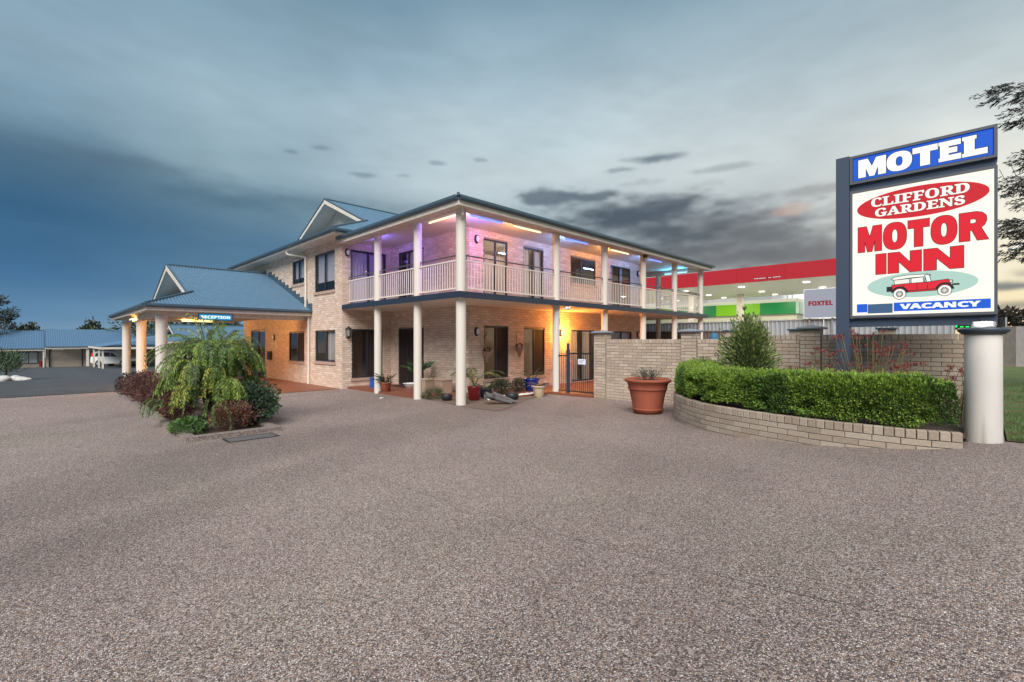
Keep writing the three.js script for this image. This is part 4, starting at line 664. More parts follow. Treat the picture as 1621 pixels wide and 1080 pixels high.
// clipped hedge inside the planter wall
{
  const g = thing('hedge', 'clipped bright green box hedge behind the curved planter wall', 'hedge');
  const F = new Leaves(101), r = F.r, greens = [[0.20, 0.33, 0.035], [0.16, 0.28, 0.03], [0.26, 0.37, 0.04], [0.10, 0.20, 0.025], [0.07, 0.14, 0.02]];
  const W = 0.44, cents = [];
  for (let i = 0; i <= 200; i++) { const u = i / 200 * 0.86 + 0.005, p = planterCurve.getPointAt(u), t = planterCurve.getTangentAt(u); let nx = -t.z, nz = t.x; const s = Math.sign(nx * (11 - p.x) + nz * (-2 - p.z)) || 1; cents.push([p.x + nx * s * (W + 0.06), p.z + nz * s * (W + 0.06), nx * s, nz * s, u * PLEN]); }
  const put = (k, th, depth) => {
    const f = clamp(k, 0, 0.9999) * 200, i = Math.floor(f), [cx, cz, nx, nz, s] = cents[i];
    const lump = 0.93 + 0.14 * fbm(s * 2.6, th * 3 + 5, 61, 3) + 0.10 * (fbm(s * 8, th * 16, 71, 2) - 0.5) + 0.03 * Math.sin(s * 3.9);
    let X, Y; const tt = th; if (tt < 0.36) { X = 1; Y = -1 + tt / 0.36 * 2; } else if (tt < 0.8) { X = 1 - (tt - 0.36) / 0.44 * 2; Y = 1; } else { X = -1; Y = 1 - (tt - 0.8) / 0.2 * 1.4; } const rr = Math.pow(Math.pow(Math.abs(X), 4.5) + Math.pow(Math.abs(Y), 4.5), 1 / 4.5); X /= rr; Y /= rr;
    const endS = smooth(0, 0.04, k) * 0.12 + 0.88, h = (0.305 + 0.02 * Math.sin(s * 1.3)) * endS, rec = 1 - 0.26 * smooth(0.53, 0.70, fbm(s * 4.2 + 3, th * 9, 131, 3)), a = W * lump * depth * rec, b = h * lump * depth * rec;
    const jit = 0.03 * (r() - 0.5);
    return [[cx - nx * (X * a + jit), 0.66 + 0.30 + Y * b + 0.02 * (r() - 0.5), cz - nz * (X * a + jit)], norm([-nx * X, Y * 0.9, -nz * X])];
  };
  for (let q = 0; q < 78000; q++) {
    const k = r(), th = r(), dep = 1 - 0.22 * Math.pow(r(), 2.2), [P, N] = put(k, th, dep); const d = norm([N[0] + 1.1 * (r() - 0.5), N[1] + 0.35 + 1.1 * (r() - 0.5), N[2] + 1.1 * (r() - 0.5)]);
    const top = fbm(P[0] * 3, P[2] * 3 + P[1], 91, 2); F.leaf(P, d, 0.034 + 0.026 * r(), 0.019 + 0.014 * r(), vary(r, top > 0.5 ? pick(r, greens.slice(0, 3)) : top < 0.4 ? pick(r, greens.slice(3)) : pick(r, greens), 0.5));
    if (q % 60 === 0 && N[1] > 0.5) for (let m = 0; m < 7; m++) F.leaf([P[0] + 0.01 * (r() - 0.5), P[1] + 0.012 * m, P[2] + 0.01 * (r() - 0.5)], norm([r() - 0.5, 0.7, r() - 0.5]), 0.04, 0.018, vary(r, greens[2], 0.3));
  }
  mesh('foliage', F.geo, M.leaf, g);
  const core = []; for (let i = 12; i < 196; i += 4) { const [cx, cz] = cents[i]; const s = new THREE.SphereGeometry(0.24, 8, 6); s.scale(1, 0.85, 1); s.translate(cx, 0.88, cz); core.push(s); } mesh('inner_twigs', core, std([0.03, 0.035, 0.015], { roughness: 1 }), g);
}
// generic shrub: leaves through an ellipsoid-like volume with lumps
function shrub(name, label, category, group, [x, y, z], [rx, ry, rz], n, cols, { len = 0.05, wid = 0.025, seed = 1, up = 0.3, cone = 0, stems = 6, lump = 0.5, kOut = 2.4 } = {}) {
  const g = thing(name, label, category, group, [x, y, z]); const F = new Leaves(seed), r = F.r;
  for (let q = 0; q < n; q++) {
    const d = rdir(r), k = Math.pow(r(), 1 / kOut), l = 1 - lump / 2 + lump * fbm(d[0] * 2.2 + 3, d[1] * 2.2 + d[2] * 2.7 + 8, seed + 5, 3) * 1.1; let Y = d[1] * k * l; const c = cone ? 1 - cone * (Y + 1) / 2 : 1;
    const P = [d[0] * k * l * rx * c, ry * (1 + Y), d[2] * k * l * rz * c]; if (P[1] < 0.01) P[1] = 0.01 + 0.1 * r();
    F.leaf(P, norm([d[0] + 0.9 * (r() - 0.5), d[1] * 0.6 + up + 0.9 * (r() - 0.5), d[2] + 0.9 * (r() - 0.5)]), len * (0.7 + 0.6 * r()), wid * (0.7 + 0.6 * r()), vary(r, pick(r, cols), 0.45));
  }
  mesh('foliage', F.geo, M.leaf, g);
  const st = []; for (let k = 0; k < stems; k++) { const a = r() * 6.28, q = 0.3 + 0.5 * r(); st.push(limb([[0.02 * Math.cos(a), -0.05, 0.02 * Math.sin(a)], [rx * q * 0.4 * Math.cos(a), ry * 0.7, rz * q * 0.4 * Math.sin(a)], [rx * q * Math.cos(a) * 0.8, ry * 1.4, rz * q * Math.sin(a) * 0.8]], 0.016, 0.006)); }
  if (st.length) mesh('stem', st, M.bark, g);
  return g;
}
shrub('conical_shrub', 'upright cone shaped green shrub behind the hedge against the brick wall', 'shrub', undefined, [10.55, 0.58, -3.5], [0.60, 0.86, 0.60], 7500, [[0.14, 0.20, 0.04], [0.09, 0.15, 0.035], [0.22, 0.28, 0.07], [0.30, 0.33, 0.12], [0.06, 0.10, 0.03]], { len: 0.085, wid: 0.036, seed: 21, cone: 0.46, up: 0.9, stems: 9, lump: 1.15, kOut: 1.9 });
shrub('low_bronze_shrub', 'low bronze leaved shrub behind the hedge beside the third pillar', 'shrub', undefined, [10.7, 0.58, -2.62], [0.5, 0.34, 0.42], 2600, [[0.13, 0.10, 0.04], [0.09, 0.10, 0.035], [0.20, 0.08, 0.05]], { len: 0.05, wid: 0.02, seed: 23, up: 0.6 });

shrub('rounded_bush', 'rounded bright green bush at the left end of the hedge', 'shrub', undefined, [10.75, 0.6, -4.62], [0.5, 0.40, 0.42], 5200, [[0.17, 0.29, 0.03], [0.12, 0.22, 0.03], [0.22, 0.33, 0.04], [0.08, 0.16, 0.02]], { seed: 25, len: 0.045, wid: 0.022, lump: 0.5, up: 0.3 });

// kangaroo-paw clumps: strap leaves and tall stalks with red flower heads
function pawClump(label, [x, y, z], n, spread, hMin, hMax, seed) {
  const g = thing('kangaroo_paw', label, 'plant', 'red flowering clumps behind the hedge', [x, y, z]); const F = new Leaves(seed), r = rng(seed); const st = [];
  for (let k = 0; k < n * 7; k++) { const a = r() * 6.283, q = Math.sqrt(r()) * spread * 0.6, t = 0.25 + 0.45 * r(); F.leaf([q * Math.cos(a), 0, q * Math.sin(a)], norm([t * Math.cos(a), 1, t * Math.sin(a)]), 0.35 + 0.4 * r(), 0.022, vary(r, pick(r, [[0.10, 0.14, 0.045], [0.17, 0.15, 0.06], [0.14, 0.09, 0.04]]))); }
  for (let k = 0; k < n; k++) {
    const a = r() * 6.283, q = Math.sqrt(r()) * spread, h = hMin + (hMax - hMin) * r(), b = [q * 0.4 * Math.cos(a), 0, q * 0.4 * Math.sin(a)], e = [q * Math.cos(a), h, q * Math.sin(a)];
    st.push(bar(b, [(b[0] + e[0]) / 2, h * 0.55, (b[2] + e[2]) / 2], 0.006, 5), bar([(b[0] + e[0]) / 2, h * 0.55, (b[2] + e[2]) / 2], e, 0.005, 5));
    const R = new Leaves(seed + 1 + k); for (let m = 0; m < 26; m++) { const d = rdir(r); R.leaf([e[0] + 0.02 * d[0], e[1] - 0.05 * r(), e[2] + 0.02 * d[2]], norm([d[0], Math.abs(d[1]) + 0.5, d[2]]), 0.032 + 0.022 * r(), 0.012, vary(r, pick(r, [[0.34, 0.05, 0.05], [0.26, 0.05, 0.045], [0.17, 0.05, 0.04]]))); }
    mesh('flower_head', R.geo, M.leaf, g);
  }
  mesh('strap_leaves', F.geo, M.leaf, g); mesh('stalks', st, std([0.16, 0.13, 0.06], { roughness: 0.9 }), g); return g;
}
pawClump('largest clump of tall red flowering stalks in front of the sign post', [10.35, 0.58, -1.42], 92, 0.62, 0.5, 1.4, 301);
pawClump('small red flowering clump left of the sign post', [10.5, 0.58, -2.15], 18, 0.34, 0.5, 1.1, 305);
pawClump('short leaning flower stalks right of the big red clump', [9.9, 0.58, -0.62], 16, 0.5, 0.5, 0.9, 309);
pawClump('few short flower stalks in front of the round post', [9.5, 0.58, -0.25], 5, 0.2, 0.6, 0.8, 311);

// ---------------------------------------------------------------- garden island by the porch
{
  const x0 = 1.95, x1 = 3.2, z0 = -19.9, z1 = -10.0, k = thing('garden_kerb', 'low pebbled concrete kerb round the island garden bed', 'kerb');
  const kerbMat = std([1.0, 0.98, 0.95], { map: aggCol, bumpMap: aggBump, bumpScale: 0.004, roughness: 0.85 });
  const seg = (a, b, c, d) => bx(a, b, -0.05, 0.105, c, d);
  mesh('kerb_stones', [seg(x0 - 0.16, x0, z0, z1 + 0.2), seg(x0 + 0.001, x1, z1, z1 + 0.2), seg(x1 + 0.001, x1 + 0.16, z0, z1 + 0.2)], kerbMat, k);
  struct('garden_soil', bx(x0, x1, -0.05, 0.05, z0, z1), M.soil);
  const gr = thing('drain_cover', 'flat grey drain cover set in the paving beside the kerb', 'drain cover', undefined, [2.72, gh(2.72, -9.5) + 0.004, -9.46]); mesh('frame', [bx(-0.42, 0.42, 0, 0.008, -0.22, -0.19), bx(-0.42, 0.42, 0, 0.008, 0.19, 0.22), bx(-0.42, -0.39, 0, 0.008, -0.19, 0.19), bx(0.39, 0.42, 0, 0.008, -0.19, 0.19)], M.black, gr);
  mesh('plate', bx(-0.389, 0.389, 0, 0.005, -0.189, 0.189), std([0.13, 0.12, 0.115], { roughness: 0.9, map: g3 }), gr);
}
// weeping pepper-like tree: arching shoots hung with narrow paired leaflets
function weepingShrub() {
  const g = thing('weeping_shrub', 'large drooping bright green shrub in the island bed before the porch', 'shrub', undefined, [2.66, 0.05, -11.8]);
  const F = new Leaves(501), r = F.r, br = [], cols = [[0.22, 0.35, 0.045], [0.17, 0.29, 0.04], [0.27, 0.40, 0.05], [0.12, 0.23, 0.04], [0.085, 0.17, 0.04], [0.33, 0.38, 0.045]];
  const shoot = (b, dir, L, up, col, n, len, grav = 3.4) => { // rises, arches over and hangs
    let p = [...b], v = norm([dir[0], up, dir[2]]), s = L / n; const pts = [[...p]];
    for (let i = 0; i < n; i++) {
      v = norm([v[0] * 0.97, v[1] - grav / n * (0.8 + 0.5 * r()), v[2] * 0.97]); p = [p[0] + v[0] * s, p[1] + v[1] * s, p[2] + v[2] * s]; if (p[1] < 0.06) break; if (i % 3 === 0) pts.push([...p]);
      const side = norm([v[2], 0.001, -v[0]]);
      for (const q of [-1, 1]) { const d = norm([side[0] * q * 0.75 + v[0] * 0.6 + 0.4 * (r() - 0.5), -0.85 + 0.5 * (r() - 0.5), side[2] * q * 0.75 + v[2] * 0.6 + 0.4 * (r() - 0.5)]); F.leaf(p, d, len * (0.6 + 0.7 * r()), len * 0.27, vary(r, col, 0.5), 0.15); }
    }
    if (pts.length > 2) br.push(tube(pts, 0.005, 8, 4));
  };
  // boughs carry bunches of hanging shoots, so the crown breaks into tresses with dark gaps between
  for (let k = 0; k < 104; k++) {
    const a = r() * 6.2832, lv = Math.pow(r(), 0.8), h = 0.38 + 1.36 * lv, R = (0.24 + 0.56 * r()) * (1.24 - 0.6 * lv), c = [R * Math.cos(a), h, R * 1.1 * Math.sin(a)], tone = r();
    br.push(limb([[0, Math.max(0.1, h - 0.7), 0], [c[0] * 0.5, h - 0.08, c[2] * 0.5], c], 0.016, 0.006));
    const col = tone > 0.93 ? cols[5] : tone > 0.74 ? cols[2] : tone < 0.26 ? cols[4] : tone < 0.4 ? cols[3] : pick(r, cols.slice(0, 2));
    for (let m = 0; m < 8; m++) shoot([c[0] + 0.16 * (r() - 0.5), c[1] + 0.12 * (r() - 0.5), c[2] + 0.16 * (r() - 0.5)], [Math.cos(a + 1.2 * (r() - 0.5)), 0, Math.sin(a + 1.2 * (r() - 0.5))], 0.3 + 0.42 * r(), 0.6 + 0.9 * r(), col, 17, 0.074);
  }
  // long leaders reaching above the mound: [bearing, length, lift, start height]
  for (const [a, L, u, hb] of [[2.6, 1.0, 2.6, 1.5], [3.0, 1.2, 1.5, 1.45], [1.9, 0.95, 5, 1.6], [1.2, 0.9, 4, 1.6], [0.35, 1.2, 2.0, 1.45], [0.1, 1.2, 1.5, 1.4], [5.9, 1.1, 1.8, 1.4], [0.8, 1.1, 2.8, 1.5], [3.5, 1.2, 1.5, 1.4], [2.75, 1.4, 1.3, 1.35]]) for (let k = 0; k < 5; k++) shoot([0.4 * (r() - 0.5), hb - 0.2 * r(), 0.4 * (r() - 0.5)], [Math.cos(-a + 0.25 * (r() - 0.5)), 0, Math.sin(-a + 0.25 * (r() - 0.5))], L * (0.75 + 0.3 * r()), u, pick(r, cols), 26, 0.08, 2.2);
  mesh('foliage', F.geo, M.leaf, g); mesh('shoots', br, std([0.12, 0.10, 0.05], { roughness: 0.9 }), g);
  const tr = []; for (let k = 0; k < 7; k++) { const a = k * 0.9; tr.push(limb([[0.05 * Math.cos(a), -0.08, 0.05 * Math.sin(a)], [0.25 * Math.cos(a), 0.7, 0.25 * Math.sin(a)], [0.55 * Math.cos(a), 1.45, 0.6 * Math.sin(a)]], 0.045, 0.015)); } mesh('trunk', tr, M.bark, g);
}
weepingShrub();
const rusty = [[0.13, 0.045, 0.035], [0.17, 0.065, 0.05], [0.10, 0.03, 0.03], [0.21, 0.09, 0.06], [0.07, 0.03, 0.028]], rg = 'bronze shrubs along the island bed';
shrub('bronze_shrub', 'bronze shrub at the front of the bed under the weeping shrub', 'shrub', rg, [2.72, 0.05, -10.5], [0.40, 0.27, 0.34], 2600, [...rusty, [0.30, 0.12, 0.05], [0.28, 0.14, 0.06]], { seed: 31, len: 0.05, wid: 0.022, lump: 1.2, up: 0.5, kOut: 1.8 });
shrub('bronze_shrub', 'small dark red shrub at the left foot of the weeping shrub', 'shrub', rg, [2.1, 0.05, -12.4], [0.3, 0.3, 0.45], 2200, [[0.16, 0.03, 0.04], [0.10, 0.02, 0.03], [0.22, 0.06, 0.06]], { seed: 32, len: 0.045, wid: 0.022 });
[[2.3, -14.3, 0.34], [2.25, -15.6, 0.37], [2.2, -16.9, 0.40], [2.2, -18.1, 0.40]].forEach(([x, z, h], i) => shrub('bronze_shrub', ['bronze shrub nearest the weeping shrub in the row before the columns', 'second bronze shrub of the row beside the weeping shrub', 'third bronze shrub of the row before the porch columns', 'tallest bronze shrub before the left porch columns'][i], 'shrub', rg, [x, 0.05, z], [0.46, h, 0.72], 4200, rusty, { seed: 33 + i, len: 0.06, wid: 0.027, lump: 1.0, up: 0.5, kOut: 2 }));
shrub('dark_shrub', 'blackish shrub at the far end of the island bed', 'shrub', undefined, [2.1, 0.03, -19.3], [0.42, 0.36, 0.5], 2600, [[0.022, 0.026, 0.024], [0.05, 0.03, 0.03], [0.03, 0.035, 0.03]], { seed: 41, len: 0.06, wid: 0.03 });
shrub('dark_leafy_shrub', 'dark green leafy shrub spilling over the right side of the kerb', 'shrub', undefined, [3.22, 0.02, -11.0], [0.40, 0.42, 0.5], 3000, [[0.03, 0.07, 0.03], [0.04, 0.085, 0.03], [0.022, 0.05, 0.025]], { seed: 43, len: 0.08, wid: 0.042, up: -0.1, lump: 1.1, kOut: 1.8 });
shrub('creeping_shrub', 'low green creeper spilling over the left kerb corner', 'shrub', undefined, [2.0, 0.03, -10.75], [0.28, 0.14, 0.5], 1300, [[0.07, 0.15, 0.03], [0.10, 0.19, 0.035]], { seed: 45, len: 0.07, wid: 0.03, up: 0, stems: 2 });

// ---------------------------------------------------------------- bed and pots at the motel corner
{ const s = new THREE.Shape([[8.4, 12.35], [8.2, 10.9], [8.05, 10.3], [8.02, 9.3], [8.08, 8.6], [8.6, 8.75], [10.2, 9.6], [12.1, 10.25], [12.1, 10.9], [9.4, 10.9], [9.3, 12.35]].map(a => new THREE.Vector2(...a))), g = new THREE.ShapeGeometry(s); g.rotateX(-Math.PI / 2); const p = g.attributes.position; for (let i = 0; i < p.count; i++) p.setY(i, gh(p.getX(i), p.getZ(i)) + 0.01); struct('corner_bed', g, std([0.22, 0.15, 0.115], { roughness: 1, map: g3, bumpMap: b3, bumpScale: 0.02 })); }
function pot(name, label, [x, y, z], prof, mat, group, plant) {
  const g = thing(name, label, 'potted plant', group, [x, y, z]); const R = prof[prof.length - 1][0];
  const out = prof.map(p => p), top = out[out.length - 1]; mesh('pot', lathe([[0, out[0][1]], ...out, [top[0] - 0.025, top[1]], [top[0] - 0.035, top[1] - 0.06], [0, top[1] - 0.06]], 32), mat, g);
  mesh('potting_soil', (() => { const c = new THREE.CircleGeometry(R - 0.03, 20); c.rotateX(-Math.PI / 2); c.translate(0, top[1] - 0.045, 0); return c; })(), M.soil, g);
  if (plant) plant(g, top[1] - 0.05); return g;
}
const leafPart = (g, nm, fill, seed) => { const F = new Leaves(seed); fill(F, F.r); mesh(nm, F.geo, M.leaf, g); };
const rosette = (n, len, wid, up, cols, spread = 0.02, segs = 3) => (F, r, y0) => { for (let k = 0; k < n; k++) { const a = r() * 6.283, u = up * (0.5 + r()); let p = [spread * Math.cos(a), y0, spread * Math.sin(a)], v = norm([Math.cos(a), u, Math.sin(a)]); const L = len * (0.7 + 0.5 * r()), c = vary(r, pick(r, cols)); for (let s = 0; s < segs; s++) { const l = L / segs; F.leaf(p, v, l * 1.5, wid * (1 - s / segs * 0.5), c, 0.2); p = [p[0] + v[0] * l, p[1] + v[1] * l, p[2] + v[2] * l]; v = norm([v[0], v[1] - 0.35, v[2]]); } } };
pot('large_terracotta_pot', 'large ribbed terracotta pot with sparse twiggy plant by the wall', [10.18, gh(10.18, -5.63) - 0.005, -5.63], [[0.32, 0], [0.345, 0.1], [0.36, 0.105], [0.355, 0.135], [0.34, 0.14], [0.40, 0.45], [0.425, 0.57], [0.445, 0.575], [0.455, 0.60], [0.44, 0.615], [0.47, 0.72], [0.525, 0.755], [0.54, 0.785], [0.53, 0.815], [0.50, 0.825]], M.terracotta, undefined, (g, y) => {
  const r = rng(60), st = []; const F = new Leaves(61);
  for (let k = 0; k < 34; k++) { const a = r() * 6.283, q = 0.1 + 0.24 * r(), h = 0.12 + 0.22 * r(), e = [q * 1.2 * Math.cos(a), y + h, q * 1.2 * Math.sin(a)]; st.push(bar([q * 0.5 * Math.cos(a), y - 0.02, q * 0.5 * Math.sin(a)], e, 0.004, 5)); for (let m = 0; m < 16; m++) { const t = 0.4 + 0.6 * r(), d = rdir(r); F.leaf([e[0] * t + 0.04 * d[0], y + h * t, e[2] * t + 0.04 * d[2]], d, 0.035, 0.015, vary(r, pick(r, [[0.07, 0.09, 0.045], [0.10, 0.11, 0.06], [0.05, 0.06, 0.04]]))); } }
  mesh('twigs', st, M.bark, g); mesh('foliage', F.geo, M.leaf, g); });
const straight = (r0, r1, h, rim = 0.015) => [[r0, 0], [r1 - 0.01, h - 0.05], [r1 + rim, h - 0.045], [r1 + rim, h]];
const pg = 'pots at the motel corner';
pot('terracotta_pot', 'small terracotta pot of pale succulents beside the left veranda column', [8.32, FL1, -14.42], straight(0.15, 0.19, 0.32), M.terracotta, pg, (g, y) => leafPart(g, 'foliage', (F, r) => { rosette(26, 0.26, 0.05, 0.7, [[0.25, 0.24, 0.20], [0.16, 0.20, 0.12], [0.06, 0.09, 0.05]], 0.05)(F, r, y); for (let k = 0; k < 8; k++) rosette(3, 0.42, 0.06, 1.6, [[0.03, 0.05, 0.03]], 0.04)(F, r, y); }, 71));
pot('red_square_pot', 'glossy dark red pot holding a small palm by the corner column', [9.15, 0.03, -10.75], [[0.15, 0], [0.2, 0.38], [0.2, 0.42]], std([0.17, 0.012, 0.014], { roughness: 0.25 }), pg, (g, y) => leafPart(g, 'palm_fronds', (F, r) => { for (let k = 0; k < 15; k++) { const a = r() * 6.283; let p = [0, y, 0], v = norm([Math.cos(a), 2.2 + r(), Math.sin(a)]); for (let s = 0; s < 22; s++) { const l = 0.05; p = [p[0] + v[0] * l, p[1] + v[1] * l, p[2] + v[2] * l]; v = norm([v[0], v[1] - 0.10, v[2]]); if (s > 5) { const sd = norm([v[2], 0, -v[0]]); for (const q of [-1, 1]) F.leaf(p, norm([sd[0] * q + v[0] * 0.8, v[1] * 0.6 - 0.25, sd[2] * q + v[2] * 0.8]), 0.19, 0.014, vary(r, pick(r, [[0.20, 0.20, 0.035], [0.14, 0.17, 0.03], [0.10, 0.14, 0.03]]))); } else F.leaf(p, v, 0.09, 0.03, [0.22, 0.19, 0.06]); } } }, 73));
pot('cream_pot', 'cream pot with purple grassy plant at the right end of the bed', [11.15, 0.02, -9.95], straight(0.15, 0.2, 0.36, 0.03), std([0.62, 0.50, 0.34], { roughness: 0.7 }), pg, (g, y) => leafPart(g, 'foliage', (F, r) => rosette(30, 0.42, 0.03, 0.7, [[0.14, 0.05, 0.07], [0.20, 0.10, 0.09], [0.09, 0.06, 0.05]])(F, r, y), 75));
pot('blue_pot', 'glazed cobalt blue pot with thin palm below the second window', [12.0, FL1, -11.05], straight(0.2, 0.27, 0.42), std([0.012, 0.035, 0.26], { roughness: 0.25 }), pg, (g, y) => leafPart(g, 'foliage', (F, r) => rosette(16, 0.75, 0.03, 1.3, [[0.16, 0.15, 0.04], [0.10, 0.12, 0.04]])(F, r, y), 77));
pot('black_bowl_pot', 'round black bowl pot on the soil beside the driftwood', [10.05, 0.01, -10.05], [[0.14, 0], [0.21, 0.1], [0.2, 0.2], [0.16, 0.22]], M.black, pg, null);
pot('black_bowl_pot', 'black pot half hidden behind the corner column', [8.55, 0.02, -11.3], [[0.13, 0], [0.17, 0.1], [0.16, 0.18], [0.14, 0.2]], M.black, pg, null);
pot('slate_pot', 'dark slate pot of tufted greenery behind the driftwood', [9.8, FL1, -10.95], straight(0.17, 0.2, 0.26), std([0.03, 0.032, 0.04], { roughness: 0.5 }), pg, (g, y) => leafPart(g, 'foliage', (F, r) => rosette(50, 0.3, 0.03, 0.9, [[0.07, 0.10, 0.035], [0.04, 0.07, 0.03]], 0.06)(F, r, y), 79));
shrub('clipped_shrub', 'dark clipped shrub below the first lower window', 'shrub', undefined, [10.6, FL1, -11.1], [0.42, 0.24, 0.26], 2200, [[0.035, 0.06, 0.025], [0.05, 0.08, 0.03], [0.02, 0.035, 0.02]], { seed: 81, len: 0.05, wid: 0.02 });
shrub('clipped_shrub', 'darker clipped shrub left of the cobalt pot', 'shrub', undefined, [11.45, FL1, -11.15], [0.26, 0.23, 0.22], 1400, [[0.03, 0.05, 0.025], [0.02, 0.035, 0.02]], { seed: 83, len: 0.05, wid: 0.02 });
shrub('grass_tuft', 'spiky green tuft on the soil left of the corner column', 'plant', undefined, [8.5, 0.02, -11.9], [0.22, 0.14, 0.22], 500, [[0.05, 0.08, 0.03], [0.10, 0.10, 0.05]], { seed: 85, len: 0.2, wid: 0.012, stems: 0 });
{ const g = thing('agave_plant', 'broad leaved agave on a short trunk against the lower left wall', 'plant', undefined, [9.35, FL1, -14.05]); mesh('trunk', limb([[0, -0.02, 0], [0.02, 0.25, 0], [0, 0.5, 0]], 0.06, 0.045), M.bark, g); leafPart(g, 'leaves', (F, r) => rosette(40, 0.62, 0.11, 1.7, [[0.05, 0.13, 0.05], [0.035, 0.09, 0.04], [0.08, 0.17, 0.06]], 0.03)(F, r, 0.48), 87); }
{ const g = thing('square_planter', 'pale square planter box with dry stems against the lower left wall', 'planter', undefined, [9.3, FL1, -13.15]); mesh('box', [bx(-0.25, 0.25, 0, 0.4, -0.45, 0.02)], std([0.50, 0.36, 0.26], { roughness: 0.8, map: g3 }), g); mesh('rim', bx(-0.27, 0.27, 0.401, 0.44, -0.47, 0.04), std([0.54, 0.40, 0.29], { roughness: 0.8 }), g); leafPart(g, 'dry_stems', (F, r) => rosette(20, 0.4, 0.012, 1.2, [[0.10, 0.07, 0.05]], 0.05, 2)(F, r, 0.43), 88); }
{ const g = thing('square_planter', 'second pale square planter left of the corner column', 'planter', undefined, [9.45, FL1, -12.55]); mesh('box', bx(-0.22, 0.2, 0, 0.42, -0.3, 0.1), std([0.48, 0.33, 0.24], { roughness: 0.8, map: g3 }), g); mesh('rim', bx(-0.24, 0.22, 0.421, 0.455, -0.32, 0.12), std([0.52, 0.37, 0.27], { roughness: 0.8 }), g); }
{ const g = thing('blue_crate', 'bright blue plastic crate on the terrace by the left window', 'crate', undefined, [8.75, FL1, -15.9]); mesh('walls', [bx(-0.16, 0.16, 0, 0.34, -0.14, -0.12), bx(-0.16, 0.16, 0, 0.34, 0.12, 0.14), bx(-0.16, -0.14, 0, 0.34, -0.119, 0.119), bx(0.14, 0.16, 0, 0.34, -0.119, 0.119), bx(-0.139, 0.139, 0, 0.02, -0.119, 0.119)], std([0.01, 0.09, 0.35], { roughness: 0.5 }), g); mesh('rim', [bx(-0.175, 0.175, 0.341, 0.36, -0.155, -0.118), bx(-0.175, 0.175, 0.341, 0.36, 0.118, 0.155)], std([0.012, 0.10, 0.38], { roughness: 0.5 }), g); }
{ const g = thing('white_basin', 'white plastic basin at the dark sliding door downstairs', 'basin', undefined, [9.55, FL1, -14.75]); mesh('bowl', lathe([[0, 0], [0.2, 0], [0.27, 0.16], [0.3, 0.165], [0.3, 0.18], [0.255, 0.17], [0.19, 0.02], [0, 0.02]], 28), M.white, g); }
{ const g = thing('door_mat', 'dark door mat before the lower left sliding door', 'mat', undefined, [9.7, FL1 + 0.001, -15.6]); mesh('mat', bx(-0.28, 0.25, 0, 0.015, -0.45, 0.45), std([0.05, 0.02, 0.02], { roughness: 1 }), g); }
{ const g = thing('driftwood', 'weathered grey driftwood log lying in the corner bed', 'log', undefined, [9.1, 0.02, -9.55]); const r = rng(91), L = []; for (let k = 0; k < 10; k++) { const o = [0.3 * (r() - 0.5), 0.04 + 0.12 * r(), 0.3 * (r() - 0.5)], w = 0.6 + 0.6 * r(); L.push(limb([[(-0.3 + o[0]) * w, 0.16 + o[1], (-0.12 + o[2]) * w], [o[0] * 0.6 + 0.05 * (r() - 0.5), 0.06 + o[1] * 0.9, o[2] + 0.02], [(0.26 + o[0] * 1.4) * w, 0.03 + 0.4 * Math.abs(o[2]), (0.24 + o[2]) * w]], 0.03 + 0.05 * r(), 0.02)); } mesh('log', L, std([0.23, 0.215, 0.21], { roughness: 0.95, map: g3, bumpMap: b3, bumpScale: 0.03 }), g); }
{ const g = new THREE.SphereGeometry(0.05, 8, 6), parts = [], r = rng(93); for (let k = 0; k < 150; k++) { const x = 9.4 + 2.1 * r(), s = g.clone(), f = 0.5 + 0.6 * r(); s.scale(f, f * 0.7, f); s.translate(x, 0.05 + 0.04 * r(), -10.42 + 0.16 * (r() - 0.5)); parts.push(s); } const m = mesh('white_pebbles', parts, std([0.62, 0.60, 0.56], { roughness: 0.8 })); tag(m, 'row of white pebbles edging the corner bed', 'pebbles', null, 'stuff'); }
{ const p = mesh('paper_scrap', bx(-0.12, 0.12, 0, 0.004, -0.05, 0.05), M.white); p.position.set(7.55, gh(7.55, -13.4) + 0.003, -13.35); p.rotation.y = 0.8; tag(p, 'white paper scrap lying on the paving by the veranda', 'paper'); }
function wallCone(x, y, label) { const g = thing('wall_planter', label, 'wall planter', 'cone planters between the lower windows', [x, y, rgt.p + 0.17]); const c = lathe([[0.0, -0.34], [0.03, -0.33], [0.15, 0.0], [0.155, 0.02], [0.12, 0.01], [0.0, -0.02]], 20); mesh('cone', c, std([0.36, 0.23, 0.17], { roughness: 0.85, map: g3 }), g); mesh('hook', [bar([0, 0.0, -0.15], [0, 0.55, -0.155], 0.006, 5), bar([0, 0.55, -0.155], [0.06, 0.6, -0.1], 0.006, 5)], M.black, g); leafPart(g, 'dried_flowers', (F, r) => { for (let k = 0; k < 160; k++) { const d = rdir(r); F.leaf([0.1 * d[0], 0.07 + 0.07 * d[1], 0.1 * d[2]], d, 0.05, 0.03, vary(r, pick(r, [[0.14, 0.07, 0.05], [0.20, 0.10, 0.07], [0.07, 0.05, 0.03]]))); } }, 95); }
wallCone(10.64, 1.42, 'terracotta cone planter hanging left of the first lower window'); wallCone(12.2, 1.55, 'terracotta cone planter hanging between the two dark lower windows');
